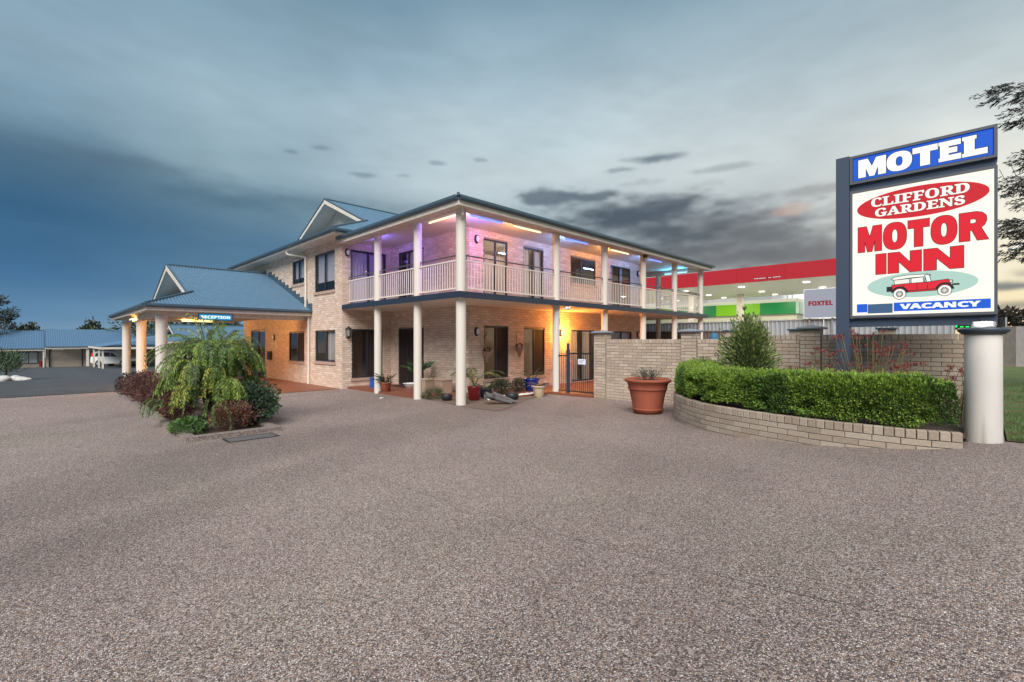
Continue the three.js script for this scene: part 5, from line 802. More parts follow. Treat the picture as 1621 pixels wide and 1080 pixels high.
// reception sign, notice, letter box
{ const g = thing('reception_sign', 'lit blue reception sign hanging under the porch eave', 'sign'); mesh('case', bx(4.03, 5.13, 2.555, 2.8, -20.22, -20.10), std([0.02, 0.09, 0.16], { roughness: 0.5 }), g);
  const t = canvasTex(512, 116, (c, W, H) => { c.fillStyle = '#0d7fb4'; c.fillRect(0, 0, W, H); fit(c, 'RECEPTION', 26, 26, W - 52, H - 52, 'bold 80px sans-serif', '#e8ffff', null, 0, 6); });
  const p = new THREE.PlaneGeometry(1.06, 0.21); p.translate(4.58, 2.6775, -20.096); mesh('lit_face', p, new THREE.MeshStandardMaterial({ color: 0x111111, emissive: 0xffffff, emissiveMap: t, emissiveIntensity: 0.55 * LK }), g); mesh('hanger', [bar([4.2, 2.8, -20.16], [4.2, 2.9, -20.16], 0.01), bar([4.96, 2.8, -20.16], [4.96, 2.9, -20.16], 0.01)], M.steel, g);
  const a = new THREE.RectAreaLight(C(0.4, 0.8, 1), 0.3, 1.0, 0.2); a.position.set(4.58, 2.6775, -20.05); a.lookAt(4.58, 2.6775, -15); g.add(a); }
{ const g = thing('wall_notice', 'pale notice panel under the lamp by the reception entrance', 'notice', undefined, [7.94, 1.55, -24.05]); mesh('panel', bx(-0.03, -0.004, -0.17, 0.17, -0.19, 0.19), M.cream, g); mesh('print', bx(-0.034, -0.0305, -0.11, 0.11, -0.12, 0.12), std([0.55, 0.42, 0.36], { roughness: 0.6 }), g); }
{ const g = thing('letter_box', 'black letter box on the wall by the reception entrance', 'letter box', undefined, [7.93, 1.1, -24.55]); mesh('box', bx(-0.14, 0.0, -0.2, 0.2, -0.16, 0.16), M.black, g); mesh('flap', bx(-0.15, -0.141, 0.06, 0.15, -0.13, 0.13), M.frame, g); }
// metal chair on the upper balcony
{ const g = thing('balcony_chair', 'round backed metal chair on the right end of the balcony', 'chair', undefined, [21.6, SLT, -10.9], 0.4); const m = M.steel;
  for (const [x, z] of [[-0.22, -0.2], [0.22, -0.2], [-0.2, 0.22], [0.2, 0.22]]) mesh('leg', bar([x * 1.1, 0, z * 1.1], [x, 0.44, z], 0.012, 6), m, g);
  mesh('seat', lathe([[0, 0.44], [0.26, 0.44], [0.27, 0.455], [0.26, 0.47], [0, 0.462]], 24), m, g);
  const bk = []; for (let k = 0; k <= 8; k++) { const a = Math.PI * (0.08 + 0.84 * k / 8); bk.push(bar([0.26 * Math.cos(a), 0.46, -0.26 * Math.sin(a)], [0.3 * Math.cos(a), 0.78, -0.3 * Math.sin(a)], 0.006, 5)); } mesh('back_bars', bk, m, g);
  mesh('back_rail', tube([...Array(9)].map((_, k) => { const a = Math.PI * (0.02 + 0.96 * k / 8); return [0.3 * Math.cos(a), 0.78 - (k === 0 || k === 8 ? 0.06 : 0), -0.3 * Math.sin(a)]; }), 0.013, 24, 6), m, g); }

// ---------------------------------------------------------------- service station next door
// ribbed steel fence in panels
function ribFence(name, label, F, u0, u1, y0, y1, mat, pw = 2.35) {
  const g = thing(name, label, 'fence');
  for (let a = u0; a < u1 - 0.1; a += pw) { const b = Math.min(a + pw, u1) - 0.03, pos = [], idx = [], uv = []; let k = 0;
    for (let u = a; u < b; u += 0.0) { for (const [du, n] of [[0, 0], [0.14, 0], [0.155, 0.035], [0.185, 0.035], [0.2, 0]]) { const uu = Math.min(u + du, b); for (const y of [y0, y1]) { pos.push(...(F.t === 'x' ? [F.p - n, y, uu] : [uu, y, F.p + n])); uv.push(uu, y); } if (k) { const q = 2 * k - 2; idx.push(q, q + 1, q + 2, q + 1, q + 3, q + 2); } k++; } u += 0.2; }
    mesh('panel', polyGeo(pos, idx, uv), mat, g); mesh('rail', bxF(F, a, b, y1, y1 + 0.05, -0.03, 0.05), mat, g); }
  return g;
}
ribFence('steel_fence', 'tall pale grey ribbed steel fence towards the service station', { t: 'x', p: 25.6 }, -24, -0.75, 0, 2.78, std([0.42, 0.44, 0.45], { roughness: 0.55, metalness: 0.2 }));
ribFence('brown_fence', 'shorter brown ribbed fence behind the right end of the veranda', { t: 'x', p: 24.9 }, -17, -9.0, 0, 2.28, std([0.16, 0.125, 0.115], { roughness: 0.7 }), 2.0);
{ const g = thing('advert_board', 'square white FOXTEL board above the grey steel fence', 'sign'); const X = 25.4;
  const t = canvasTex(512, 512, (c, W, H) => { c.fillStyle = '#cfd6e6'; c.fillRect(0, 0, W, H); fit(c, 'FOXTEL', 66, 212, 380, 88, 'bold 90px sans-serif', '#c0122e', null, 0, 8); });
  mesh('frame', [bx(X + 0.003, X + 0.09, 2.86, 4.22, -5.98, -4.62)], M.white, g); const p = new THREE.PlaneGeometry(1.3, 1.3); p.rotateY(-Math.PI / 2); p.translate(X, 3.54, -5.3); mesh('face', p, new THREE.MeshStandardMaterial({ color: 0x555555, map: t, emissive: 0xffffff, emissiveMap: t, emissiveIntensity: 0.22 * LK, roughness: 0.5 }), g); mesh('support', [bx(X + 0.1, X + 0.16, 0, 4.0, -5.8, -5.72), bx(X + 0.1, X + 0.16, 0, 4.0, -4.9, -4.82)], M.steel, g); }  // the board face also carries a faint even glow
{ const g = thing('blue_tarp_cover', 'small blue rounded cover peeping over the boundary wall', 'cover', undefined, [16.5, 0, -6.6]); mesh('cover', lathe([[0.15, 0], [0.15, 1.85], [0.13, 1.98], [0.08, 2.06], [0, 2.09]], 20), std([0.02, 0.13, 0.24], { roughness: 0.6 }), g); }
struct('station_forecourt', bx(26, 60, 0.02, 0.1, -40, -1.2), std([0.42, 0.41, 0.38], { roughness: 0.85, map: g1 }));
{ const g = thing('station_canopy', 'large service station canopy with deep red edge', 'canopy'); const X0 = 30, X1 = 41, Z0 = -24, Z1 = -2.6;
  for (let z = Z0; z < Z1 - 0.1; z += 2.675) mesh('edge_panel', bx(X0 - 0.06, X0, 5.3, 6.2, z + 0.005, z + 2.67), std([0.46, 0.022, 0.032], { roughness: 0.35 }), g);
  mesh('roof_deck', bx(X0, X1, 5.42, 6.15, Z0, Z1), M.white, g); mesh('soffit', bx(X0 + 0.01, X1, 5.36, 5.415, Z0, Z1), std([0.62, 0.61, 0.55], { roughness: 0.4 }), g);
  mesh('edge_panel', bx(X0, X1, 5.3, 6.2, Z1, Z1 + 0.06), std([0.46, 0.022, 0.032], { roughness: 0.35 }), g);
  for (const [x, z] of [[34, -15.2], [38, -13.2], [34, -5]]) mesh('canopy_column', bx(x - 0.2, x + 0.2, 0, 5.36, z - 0.2, z + 0.2), M.cream, g);
  const t = canvasTex(256, 32, (c) => { c.fillStyle = '#8d1020'; c.fillRect(0, 0, 256, 32); c.fillStyle = '#f0e8e8'; for (const [x, w] of [[6, 110], [140, 20], [180, 66]]) for (let q = 0; q < w; q += 14) c.fillRect(x + q, 9, 10, 14); });
  const p = new THREE.PlaneGeometry(1.5, 0.10); p.rotateY(-Math.PI / 2); p.translate(X0 - 0.065, 5.48, -8.9); mesh('edge_lettering', p, std([1, 1, 1], { map: t }), g);
  for (const x of [32.5, 36.5, 39.5]) for (const z of [-19, -15, -11.2, -7.5, -4]) { const l = thing('canopy_downlight', `round downlight in the canopy soffit, ${['front', 'middle', 'back'][[32.5, 36.5, 39.5].indexOf(x)]} row, ${['first', 'second', 'third', 'fourth', 'fifth'][[-19, -15, -11.2, -7.5, -4].indexOf(z)]} from the left`, 'light', 'canopy downlights', [x, 5.33, z]); mesh('lens', lathe([[0, -0.03], [0.18, -0.025], [0.2, 0.0], [0.2, 0.028]], 20), glow([1, 0.95, 0.8], 1.2), l); { const a = new THREE.RectAreaLight(C(1, 0.95, 0.78), 120 * LK, 0.34, 0.34); a.position.set(0, -0.05, 0); a.lookAt(x, 0, z); a.rotation.set(-Math.PI / 2, 0, 0); l.add(a); } }
  const s = thing('station_shop', 'service station shop with green and lime fascia panels', 'building'); const Y0 = 3.97, Y1 = 4.9;
  mesh('wall', bx(42.2, 54, 0, 5.2, -34, -10.4), std([0.66, 0.63, 0.52], { roughness: 0.7 }), s);
  const gd = std([0.0, 0.23, 0.055], { roughness: 0.35 }), gl2 = std([0.2, 0.52, 0.005], { roughness: 0.35 });
  for (const [a, b, m] of [[-34, -26, gl2], [-25.98, -20.6, gl2], [-20.58, -16.6, gd], [-16.58, -13.0, gl2], [-12.98, -10.4, gd]]) mesh('fascia_panel', bx(41.9, 42.15, Y0, Y1, a, b), m, s);
  mesh('fascia_panel', bx(41.9, 44, Y0, Y1, -10.395, -10.2), std([0.45, 0.62, 0.5], { roughness: 0.4 }), s);
  for (let z = -33; z < -12; z += 2.2) { const w = new THREE.Group(); w.name = 'window'; s.add(w); mesh('pane', paneGeo({ t: 'x', p: 42.2 }, z, z + 2.0, 0.5, 2.8, 0.02), glow([1, 0.95, 0.75], 0.28), w); mesh('frame', [bx(42.15, 42.19, 0.4, 0.5, z, z + 2.0), bx(42.15, 42.19, 2.8, 2.9, z, z + 2.0), bx(42.15, 42.19, 0.4, 2.9, z + 2.001, z + 2.199)], M.frame, w); }
  mesh('roof_plant', [bx(44, 46, 5.2, 5.9, -22, -19), bx(45, 47, 5.2, 6.0, -15.5, -13)], M.steel, s);
  for (const [x, z, i] of [[50, -12.6, 0], [50, -10.2, 1]]) { const tk = thing('storage_tank', i ? 'right white cylindrical tank beside the station shop' : 'left white cylindrical tank behind the station shop', 'tank', 'white tanks at the station', [x, 0, z]); mesh('tank_shell', lathe([[1.05, 0], [1.05, 6.0], [0.9, 6.25], [0, 6.4]], 28), M.white, tk); mesh('ladder', [bar([-1.1, 0, 0.2], [-1.1, 6.2, 0.2], 0.03), bar([-1.1, 0, -0.2], [-1.1, 6.2, -0.2], 0.03)], M.steel, tk); }
}
{ const g = thing('price_board', 'small black board with glowing green price digits by the fence end', 'sign', undefined, [33.3, 0, -0.62], 0); mesh('board', bx(0, 0.12, 2.38, 2.9, -0.52, 0.5), M.black, g); mesh('board_post', bx(0.02, 0.1, 0.0, 2.38, -0.1, 0.1), M.steel, g);
  const t = canvasTex(128, 64, (c) => { c.fillStyle = '#04120a'; c.fillRect(0, 0, 128, 64); c.fillStyle = '#1dff6a'; c.fillRect(14, 12, 9, 40); for (const x of [36, 64]) { c.fillRect(x, 12, 18, 7); c.fillRect(x, 28, 18, 7); c.fillRect(x, 45, 18, 7); c.fillRect(x + 13, 12, 7, 20); } c.fillRect(94, 30, 22, 8); c.fillRect(94, 44, 22, 8); });
  const p = new THREE.PlaneGeometry(0.96, 0.46); p.rotateY(-Math.PI / 2); p.translate(-0.01, 2.64, -0.01); mesh('led_display', p, new THREE.MeshStandardMaterial({ color: 0x050505, emissive: 0xffffff, emissiveMap: t, emissiveIntensity: 0.8 * LK }), g); }
{ const g = thing('concrete_pylon', 'weathered grey concrete pylon standing in the far grass', 'post', undefined, [34.5, gh(34, 1.2) - 0.05, 1.15], -Math.PI / 4); mesh('shaft', [bx(-0.31, 0.31, 0, 2.05, -0.31, 0.31)], std([0.30, 0.27, 0.25], { roughness: 0.9, map: g1 }), g); mesh('emblem', (() => { const c = new THREE.CircleGeometry(0.16, 20); c.rotateY(Math.PI); c.translate(0, 1.6, -0.316); return c; })(), std([0.17, 0.155, 0.15], { roughness: 0.9, map: g3 }), g); mesh('foot', bx(-0.36, 0.36, -0.1, 0.12, -0.36, 0.36), std([0.3, 0.25, 0.2], { roughness: 0.9 }), g); }
function trafficLight(label, x, z, y) { const g = thing('traffic_light', label, 'traffic light', 'red traffic lights', [x, 0.5, z], -Math.PI / 4); mesh('pole', bar([0, 0, 0], [0, y + 0.3, 0], 0.06), M.steel, g); mesh('housing', bx(-0.2, 0.2, y - 0.9, y + 0.3, -0.25, -0.07), M.black, g); const l = new THREE.CircleGeometry(0.14, 18); l.rotateY(Math.PI); l.translate(0, y + 0.08, -0.255); mesh('red_lens', l, glow([1, 0.05, 0.04], 1.1), g); for (const k of [0.3, 0.65]) { const q = new THREE.CircleGeometry(0.14, 18); q.rotateY(Math.PI); q.translate(0, y + 0.08 - k, -0.255); mesh('dark_lens', q, M.screen, g); } }
trafficLight('red traffic light beside the round post at the crossing', 50.8, 1.2, 2.75); trafficLight('red traffic light at the right edge of the picture', 50.6, 3.2, 2.9);
{ const g = thing('street_light', 'curved street light arm over the road at the right edge', 'street light'); mesh('pole', [tube([[33.4, 0.5, 5.6], [33.4, 4.5, 5.6], [33.4, 6.0, 5.5]], 0.07, 20), tube([[33.4, 5.95, 5.5], [33.0, 6.6, 4.4], [32.3, 6.6, 2.6], [31.7, 6.25, 1.3], [31.5, 6.0, 0.95]], 0.05, 24)], M.steel, g); mesh('lamp_head', lathe([[0, -0.08], [0.16, -0.03], [0.14, 0.06], [0, 0.1]], 14).translate(31.5, 6.0, 0.95), M.steel, g); }

// ---------------------------------------------------------------- trees
function farTree(name, label, group, [x, y, z], [rx, ry], cols, seed, n = 900, trunkH = 2) {
  const g = thing(name, label, 'tree', group, [x, y, z]); const F = new Leaves(seed), r = F.r; const lobes = [...Array(7)].map(() => { const d = rdir(r); return [d[0] * rx * 0.55, trunkH + ry + d[1] * ry * 0.5, d[2] * rx * 0.55, 0.5 + 0.25 * r()]; });
  for (let k = 0; k < n; k++) { const L = pick(r, lobes), d = rdir(r), q = Math.pow(r(), 0.4) * L[3]; F.leaf([L[0] + d[0] * q * rx, L[1] + d[1] * q * ry, L[2] + d[2] * q * rx], norm([d[0] + r() - 0.5, d[1] + 0.3, d[2] + r() - 0.5]), 0.5 * (0.6 + 0.6 * r()), 0.3, vary(r, pick(r, cols), 0.5)); }
  mesh('crown', F.geo, M.leaf, g); mesh('trunk', limb([[0, 0, 0], [0.1, trunkH * 0.6, 0], [0, trunkH + ry, 0]], 0.22, 0.1), M.bark, g); for (const l of lobes.slice(0, 3)) mesh('limb', limb([[0, trunkH * 0.8, 0], [l[0] * 0.5, trunkH + ry * 0.6, l[2] * 0.5], [l[0], l[1], l[2]]], 0.1, 0.03), M.bark, g);
}
const dk = [[0.03, 0.045, 0.02], [0.045, 0.06, 0.025], [0.022, 0.032, 0.018]], yg = [[0.07, 0.085, 0.025], [0.05, 0.065, 0.02], [0.09, 0.10, 0.03]], tg = 'trees beyond the accommodation row';
farTree('round_tree', 'dark dome shaped tree above the left end of the far blue roof', tg, [-1.5, -1.4, -92], [2.1, 1.7], dk, 601, 1000, 2.0);
farTree('round_tree', 'low flat topped tree right of the dark dome tree', tg, [0.9, -1.6, -94], [2.4, 1.4], dk, 603, 800, 1.9);
farTree('round_tree', 'yellowish green tree above the garage roof', tg, [4.3, -1.4, -92], [3.2, 1.5], yg, 605, 1100, 2.0);
farTree('round_tree', 'pointed dark tree rising behind the yellowish tree', tg, [5.4, -1.4, -97], [1.3, 2.2], dk, 607, 700, 1.8);
farTree('round_tree', 'dark green tree seen between the first two porch columns', tg, [11.5, -1.0, -80], [4.6, 3.0], yg, 609, 1400, 1.8);
farTree('round_tree', 'dark green tree seen between the right porch columns', tg, [16.5, -1.0, -78], [4.4, 2.9], dk, 611, 1400, 1.8);
for (const [x, z, rx, ry, lab] of [[62, 0.8, 2.6, 1.5, 'dusky round tree beyond the crossing beside the sign'], [66, 6.0, 3.2, 1.9, 'dusky tree beyond the crossing at the right edge']]) farTree('street_tree', lab, 'trees beyond the crossing', [x, 0.4, z], [rx, ry], [[0.05, 0.03, 0.022], [0.035, 0.03, 0.02]], 620 + x, 1000, 1.6);
// conifer at the far left
{ const g = thing('pine_tree', 'open branched dark pine at the far left edge', 'tree', undefined, [-3.6, -1.1, -80]); const F = new Leaves(631), r = F.r, br = []; mesh('trunk', limb([[0, 0, 0], [0.1, 3, 0], [0, 7.4, 0]], 0.28, 0.05), M.bark, g);
  for (let k = 0; k < 46; k++) { const t = r(), y = 2.2 + 5.2 * t, L = (1 - t * 0.75) * 3.4 * (0.6 + 0.5 * r()), a = r() * 6.283, e = [L * Math.cos(a), y + 0.5 + 0.35 * L * (r() - 0.2), L * Math.sin(a)]; br.push(bar([0, y, 0], e, 0.035, 5)); for (let m = 0; m < 46; m++) { const s = 0.35 + 0.65 * r(), d = rdir(r); F.leaf([e[0] * s + 0.3 * d[0], y + (e[1] - y) * s + 0.16 * d[1], e[2] * s + 0.3 * d[2]], norm([e[0] * 0.2 + d[0], 0.5 + d[1] * 0.5, e[2] * 0.2 + d[2]]), 0.4, 0.1, vary(r, pick(r, dk))); } }
  mesh('limbs', br, M.bark, g); mesh('needles', F.geo, M.leaf, g); }
// feathery tree leaning in from the right
{ const g = thing('feathery_tree', 'dark feathery tree whose branches hang in from the right edge', 'tree', undefined, [17.6, 0.45, 4.6]); const F = new Leaves(641), r = F.r, br = []; mesh('trunk', limb([[0, -0.1, 0], [0.15, 2.5, 0.1], [-0.1, 6, -0.1], [0, 9.5, 0]], 0.3, 0.08), M.bark, g);
  const spray = (b, e, n) => { br.push(limb([b, [(b[0] + e[0]) / 2, (b[1] + e[1]) / 2 + 0.25, (b[2] + e[2]) / 2], e], 0.03, 0.008));
    for (let k = 0; k < n; k++) { const t = 0.72 + 0.34 * r(), d0 = rdir(r), sp = 0.24, p = [b[0] + (e[0] - b[0]) * t + sp * d0[0], b[1] + (e[1] - b[1]) * t + 0.25 * Math.sin(Math.PI * Math.min(1, t)) + sp * 0.85 * d0[1] - 0.1, b[2] + (e[2] - b[2]) * t + sp * d0[2]];
      const v = norm([(e[0] - b[0]) * 0.5 + d0[0], -0.5 + 0.5 * d0[1], (e[2] - b[2]) * 0.5 + d0[2]]); for (let s = 0; s < 9; s++) { const q = [p[0] + v[0] * 0.022 * s, p[1] + v[1] * 0.022 * s, p[2] + v[2] * 0.022 * s], d = rdir(r); F.leaf(q, norm([v[0] + 0.7 * d[0], v[1] + 0.7 * d[1], v[2] + 0.7 * d[2]]), 0.09, 0.027, vary(r, pick(r, [[0.022, 0.026, 0.022], [0.03, 0.034, 0.026], [0.04, 0.042, 0.03]])), 0.1); } } };
  const tips = [[-0.25, 7.75, -4.2], [0.1, 7.15, -3.8], [0.2, 7.6, -3.5], [0.0, 6.0, -3.6], [-0.2, 5.4, -3.95], [0.1, 5.0, -3.6], [-0.15, 4.35, -4.15], [0.1, 4.1, -3.7], [0.0, 3.75, -3.9]];
  for (const e of tips) spray([0, Math.max(2, e[1] - 1.2), 0], e, 170);
  for (let k = 0; k < 34; k++) { const a = r() * 6.283, y = 3 + 6 * r(), L = 1.6 + 2 * r() * (1 - (y - 3) / 9); if (Math.sin(a) < -0.55) continue; spray([0, y - 0.8, 0], [L * Math.cos(a), y, L * Math.sin(a)], 60); }
  const bare = limb([[0, 5.2, 0], [-0.1, 5.9, -2.6], [0.0, 5.4, -4.5]], 0.03, 0.008); br.push(bare); for (let k = 0; k < 10; k++) { const t = 0.5 + 0.05 * k; br.push(bar([-0.05, 5.9 - (t - 0.5) * 0.9, -2.4 - (t - 0.5) * 4], [-0.05 + 0.3 * (r() - 0.5), 6.1 - (t - 0.5) * 0.9 + 0.2 * r(), -2.5 - (t - 0.5) * 4], 0.006, 4)); }
  mesh('limbs', br, M.bark, g); mesh('foliage', F.geo, M.leaf, g); }
// verge grass
{ const F = new Leaves(651), r = F.r; for (let k = 0; k < 26000; k++) { const x = 8.8 + 14 * Math.pow(r(), 1.6), z = 0.24 + 2.6 * r(); const n = fbm(x * 0.8, z * 0.8, 31, 3); if (n > 0.58 && r() < 0.85) continue; F.leaf([x, gh(x, z) + 0.01, z], norm([0.9 * (r() - 0.5), 1, 0.9 * (r() - 0.5)]), 0.03 + 0.04 * r(), 0.007, vary(r, pick(r, [[0.10, 0.17, 0.035], [0.07, 0.13, 0.03], [0.16, 0.19, 0.06]]))); } const m = mesh('verge_grass', F.geo, M.leaf); tag(m, 'short mown grass on the road verge', 'grass', null, 'stuff'); }

// ---------------------------------------------------------------- accommodation row across the yard
{
  const Z = -75, gy = gh(1, Z), pale = std([0.62, 0.50, 0.42], { roughness: 0.85, map: g1 }), post = M.cream;
  const roofPart = (g, x0, x1, z0, ye, zr, yr) => { mesh('roof_sheet', corrugated([[x0, ye, z0], [x1, ye, z0], [x1, yr, zr], [x0, yr, zr]], [1, 0, 0], 0.2, 0.015), std([0.12, 0.225, 0.36], { roughness: 0.45, metalness: 0.25, map: g1 }), g); mesh('fascia', bx(x0, x1, ye - 0.2, ye - 0.02, z0 - 0.02, z0 + 0.04), M.cream, g); mesh('gutter', bx(x0, x1, ye - 0.02, ye + 0.06, z0 + 0.041, z0 + 0.12), M.navyTrim, g); mesh('end_wall', slabPoly([[x0 + 0.1, ye, z0 - 1], [x0 + 0.1, yr - 0.05, zr], [x0 + 0.1, ye, zr]], 0.05), M.navyTrim, g); };
  const A = thing('guest_room_block', 'low guest room block with blue roof at the far left', 'building'); roofPart(A, -14, 0.32, -73.6, 0.92, -80, 3.05);
  mesh('wall', bx(-14, 0.3, gy - 0.2, 0.85, -80, Z), pale, A); for (const x of [-2.65, 0.2]) mesh('veranda_post', bx(x - 0.06, x + 0.06, gy, 0.72, -73.75, -73.63), post, A);
  { const w = new THREE.Group(); w.name = 'window'; A.add(w); mesh('frame', [bx(-1.72, -0.22, -0.72, -0.64, Z, Z + 0.06), bx(-1.72, -0.22, 0.52, 0.6, Z, Z + 0.06), bx(-1.72, -1.66, -0.64, 0.52, Z, Z + 0.06), bx(-0.28, -0.22, -0.64, 0.52, Z, Z + 0.06), bx(-1.0, -0.94, -0.64, 0.52, Z, Z + 0.06)], M.frame, w); for (const [a, b] of [[-1.66, -1.0], [-0.94, -0.28]]) mesh('pane', bx(a, b, -0.64, 0.52, Z + 0.01, Z + 0.03), std([0.6, 0.62, 0.62], { roughness: 0.2 }), w); }
  { const f = thing('extinguisher', 'red fire extinguisher on the far guest room wall', 'extinguisher', undefined, [0.0, -0.85, Z + 0.1]); mesh('cylinder', lathe([[0.07, -0.2], [0.08, 0], [0.08, 0.3], [0.03, 0.38], [0, 0.38]], 12), std([0.4, 0.03, 0.02], { roughness: 0.4 }), f); mesh('label_plate', bx(-0.16, 0.16, -0.22, 0.42, -0.098, -0.085), std([0.3, 0.1, 0.08], { roughness: 0.7 }), f); }
  const B = thing('garage_block', 'blue roofed garage and carport block across the yard', 'building'); roofPart(B, 0.34, 26, -73.2, 1.12, -80, 3.25);
  mesh('wall', [bx(0.4, 0.62, gy - 0.2, 0.95, -80, Z + 0.3), bx(3.48, 26, gy - 0.2, 0.95, -80, Z), bx(0.62, 3.48, 0.82, 0.95, -80, Z + 0.3)], pale, B);
  { const d = new THREE.Group(); d.name = 'garage_door'; B.add(d); for (let k = 0; k < 8; k++) mesh('door_panel', bx(0.72, 3.4, gy + k * 0.245, gy + k * 0.245 + 0.235, Z - 0.05, Z + 0.02), std([0.56, 0.47, 0.37], { roughness: 0.6 }), d); mesh('door_frame', [bx(0.62, 0.72, gy, 0.81, Z - 0.05, Z + 0.05), bx(3.4, 3.48, gy, 0.81, Z - 0.05, Z + 0.05)], M.frame, d); }
  mesh('veranda_post', bx(3.7, 3.95, gy, 0.92, -73.5, -73.3), post, B);
  // carport roof in front
  mesh('carport_roof', corrugated([[3.9, 1.25, -73.5], [3.9, 1.25, -57.5], [9.5, 2.35, -57.5], [9.5, 2.35, -73.5]], [0, 0, 1], 0.2, 0.015), std([0.12, 0.225, 0.36], { roughness: 0.45, metalness: 0.25 }), B); mesh('carport_fascia', [bx(3.86, 3.9, 1.02, 1.22, -73.5, -57.5), bx(3.9, 15, 1.02, 1.22, -57.52, -57.48)], M.cream, B);
  for (const [x, z] of [[4.0, -67.2], [4.05, -61.6], [4.1, -58.4], [9.5, -57.7], [9.5, -67]]) mesh('carport_post', bx(x - 0.07, x + 0.07, gh(x, z), 1.1, z - 0.07, z + 0.07), post, B);
  mesh('door', bx(11, 12, gy, 0.6, Z, Z + 0.05), std([0.3, 0.12, 0.05], { roughness: 0.6 }), B);
  const D = thing('side_block', 'blue gabled side block seen under the porch', 'building'); dutchGable(D, { x0: 6.4, zN: -45, zF: -52, y0: 1.8, p: 0.38, xg: 8.0, x1: 22, lap: 0.35 }); mesh('wall', bx(7.4, 22, gh(8, -45) - 0.6, 1.78, -51.4, -45.6), pale, D); for (const x of [6.9, 10]) mesh('veranda_post', bx(x - 0.08, x + 0.08, gh(x, -45.3), 1.75, -45.5, -45.3), post, D); mesh('fascia', bx(6.4, 22, 1.6, 1.78, -45.06, -45.0), M.cream, D);
  // planter island at far left with spiky plant and white rocks
  const ip = [-1.35, gh(-1.35, -36.6), -36.6]; const s = thing('spiky_shrub', 'spiky green shrub in the yard at the far left edge', 'shrub', undefined, ip); leafPart(s, 'leaves', (F, r) => { for (let k = 0; k < 240; k++) { const q = [1.1 * (r() - 0.5), 0.3 + 0.9 * r(), 1.1 * (r() - 0.5)], d = rdir(r); F.leaf(q, norm([d[0], Math.abs(d[1]) + 0.7, d[2]]), 0.75, 0.06, vary(r, pick(r, [[0.07, 0.13, 0.05], [0.045, 0.09, 0.04]]))); } }, 701); mesh('trunk', limb([[0, -0.05, 0], [0.05, 0.5, 0], [0, 1, 0]], 0.06, 0.04), M.bark, s);
  [[-1.5, -35.9, 0.32], [-0.95, -36.1, 0.26], [-0.72, -35.9, 0.22], [-0.5, -35.7, 0.16]].forEach(([x, z, q], i) => { const g = new THREE.IcosahedronGeometry(q, 2), p = g.attributes.position; for (let k = 0; k < p.count; k++) { const f = 0.78 + 0.45 * vnoise(p.getX(k) * 4 + i * 7, p.getY(k) * 4 + p.getZ(k) * 3, 5); p.setXYZ(k, p.getX(k) * f * 1.2, p.getY(k) * f * 0.7, p.getZ(k) * f); } g.computeVertexNormals(); const m = mesh('white_rock', g, std([0.62, 0.60, 0.58], { roughness: 0.9, map: g3 })); m.position.set(x, gh(x, z) + q * 0.3, z); tag(m, ['large white painted rock at the left edge of the yard', 'largest white painted rock right of the spiky shrub', 'middle white painted rock right of the spiky shrub', 'smallest outermost white painted rock in the yard'][i], 'rock', 'white painted rocks'); });
}
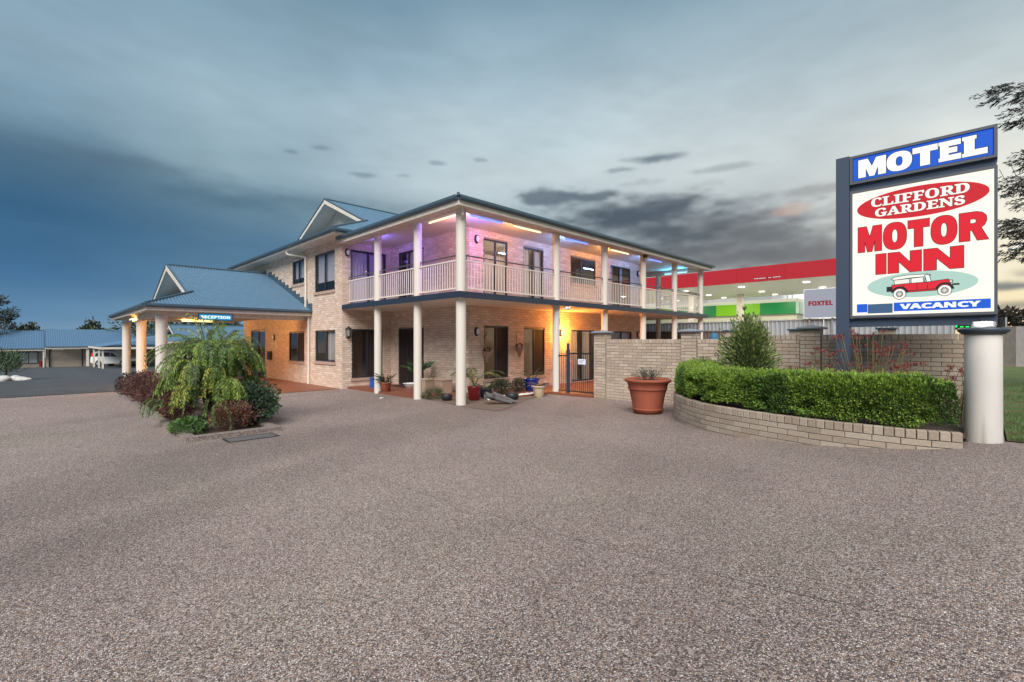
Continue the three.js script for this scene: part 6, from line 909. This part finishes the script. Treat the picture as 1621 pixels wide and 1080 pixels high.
// white wagon in the carport
{ const g = thing('parked_car', 'white four wheel drive wagon parked in the carport', 'car', undefined, [6.1, gh(6, -69.3), -69.3], -Math.PI / 4); const white = phys([0.72, 0.70, 0.66], { roughness: 0.3, clearcoat: 1 });
  const ex = (pts, w, b) => { const e = new THREE.ExtrudeGeometry(new THREE.Shape(pts.map(a => new THREE.Vector2(...a))), { depth: w - 2 * b, bevelEnabled: b > 0, bevelThickness: b, bevelSize: b, bevelSegments: 3 }); e.translate(0, 0, -w / 2 + b); return e; };
  const arc = (x) => [...Array(9)].map((_, k) => { const a = Math.PI * (1 - k / 8); return [x + 0.38 * Math.cos(a), 0.36 + 0.38 * Math.sin(a)]; });
  mesh('body', ex([[-2.2, 0.42], [-2.25, 0.75], [-2.18, 1.05], [-1.2, 1.08], [0.75, 1.06], [1.75, 0.98], [2.15, 0.82], [2.2, 0.45], ...arc(1.35).reverse(), ...arc(-1.35).reverse()], 1.76, 0.05), white, g);
  mesh('cabin', ex([[-2.1, 1.06], [-1.9, 1.55], [-1.6, 1.68], [-0.2, 1.7], [0.2, 1.62], [0.9, 1.08]], 1.56, 0.06), white, g);
  for (const sd of [-1, 1]) { for (const q of [[[-1.85, 1.12], [-1.72, 1.5], [-1.0, 1.56], [-1.0, 1.12]], [[-0.93, 1.12], [-0.93, 1.57], [-0.15, 1.57], [-0.15, 1.12]], [[-0.08, 1.12], [-0.08, 1.56], [0.12, 1.53], [0.66, 1.12]]]) { const e = ex(q, 0.02, 0); e.translate(0, 0, sd * 0.785); mesh('side_window', e, std([0.02, 0.022, 0.025], { roughness: 0.15 }), g); }
    mesh('tail_light', bx(-2.235, -2.0, 1.0, 1.5, sd * 0.74 - 0.06, sd * 0.74 + 0.06), std([0.5, 0.03, 0.02], { roughness: 0.2 }), g); mesh('headlight', bx(1.95, 2.19, 0.72, 0.86, sd * 0.68 - 0.14, sd * 0.68 + 0.14), std([0.7, 0.7, 0.7], { roughness: 0.1 }), g);
    for (const x of [-1.35, 1.35]) { const w = new THREE.Group(); w.name = 'wheel'; g.add(w); const t = new THREE.CylinderGeometry(0.35, 0.35, 0.22, 24); t.rotateX(Math.PI / 2); t.translate(x, 0.35, sd * 0.79); mesh('tyre', t, M.black, w); const rm = new THREE.CylinderGeometry(0.21, 0.21, 0.23, 16); rm.rotateX(Math.PI / 2); rm.translate(x, 0.35, sd * 0.795); mesh('rim', rm, M.steel, w); } }
  mesh('rear_window', bx(-2.06, -1.98, 1.15, 1.5, -0.6, 0.6), M.black, g); mesh('bumper', bx(-2.3, -2.15, 0.35, 0.6, -0.84, 0.84), M.black, g); mesh('bumper', bx(2.1, 2.26, 0.3, 0.6, -0.84, 0.84), M.black, g); mesh('roof_rail', [bar([-1.6, 1.74, 0.65], [0, 1.74, 0.65], 0.02), bar([-1.6, 1.74, -0.65], [0, 1.74, -0.65], 0.02)], M.black, g); }

scene.traverse(o => { if (o.isMesh) { o.castShadow = true; o.receiveShadow = true; } });
renderer.render(scene, camera);
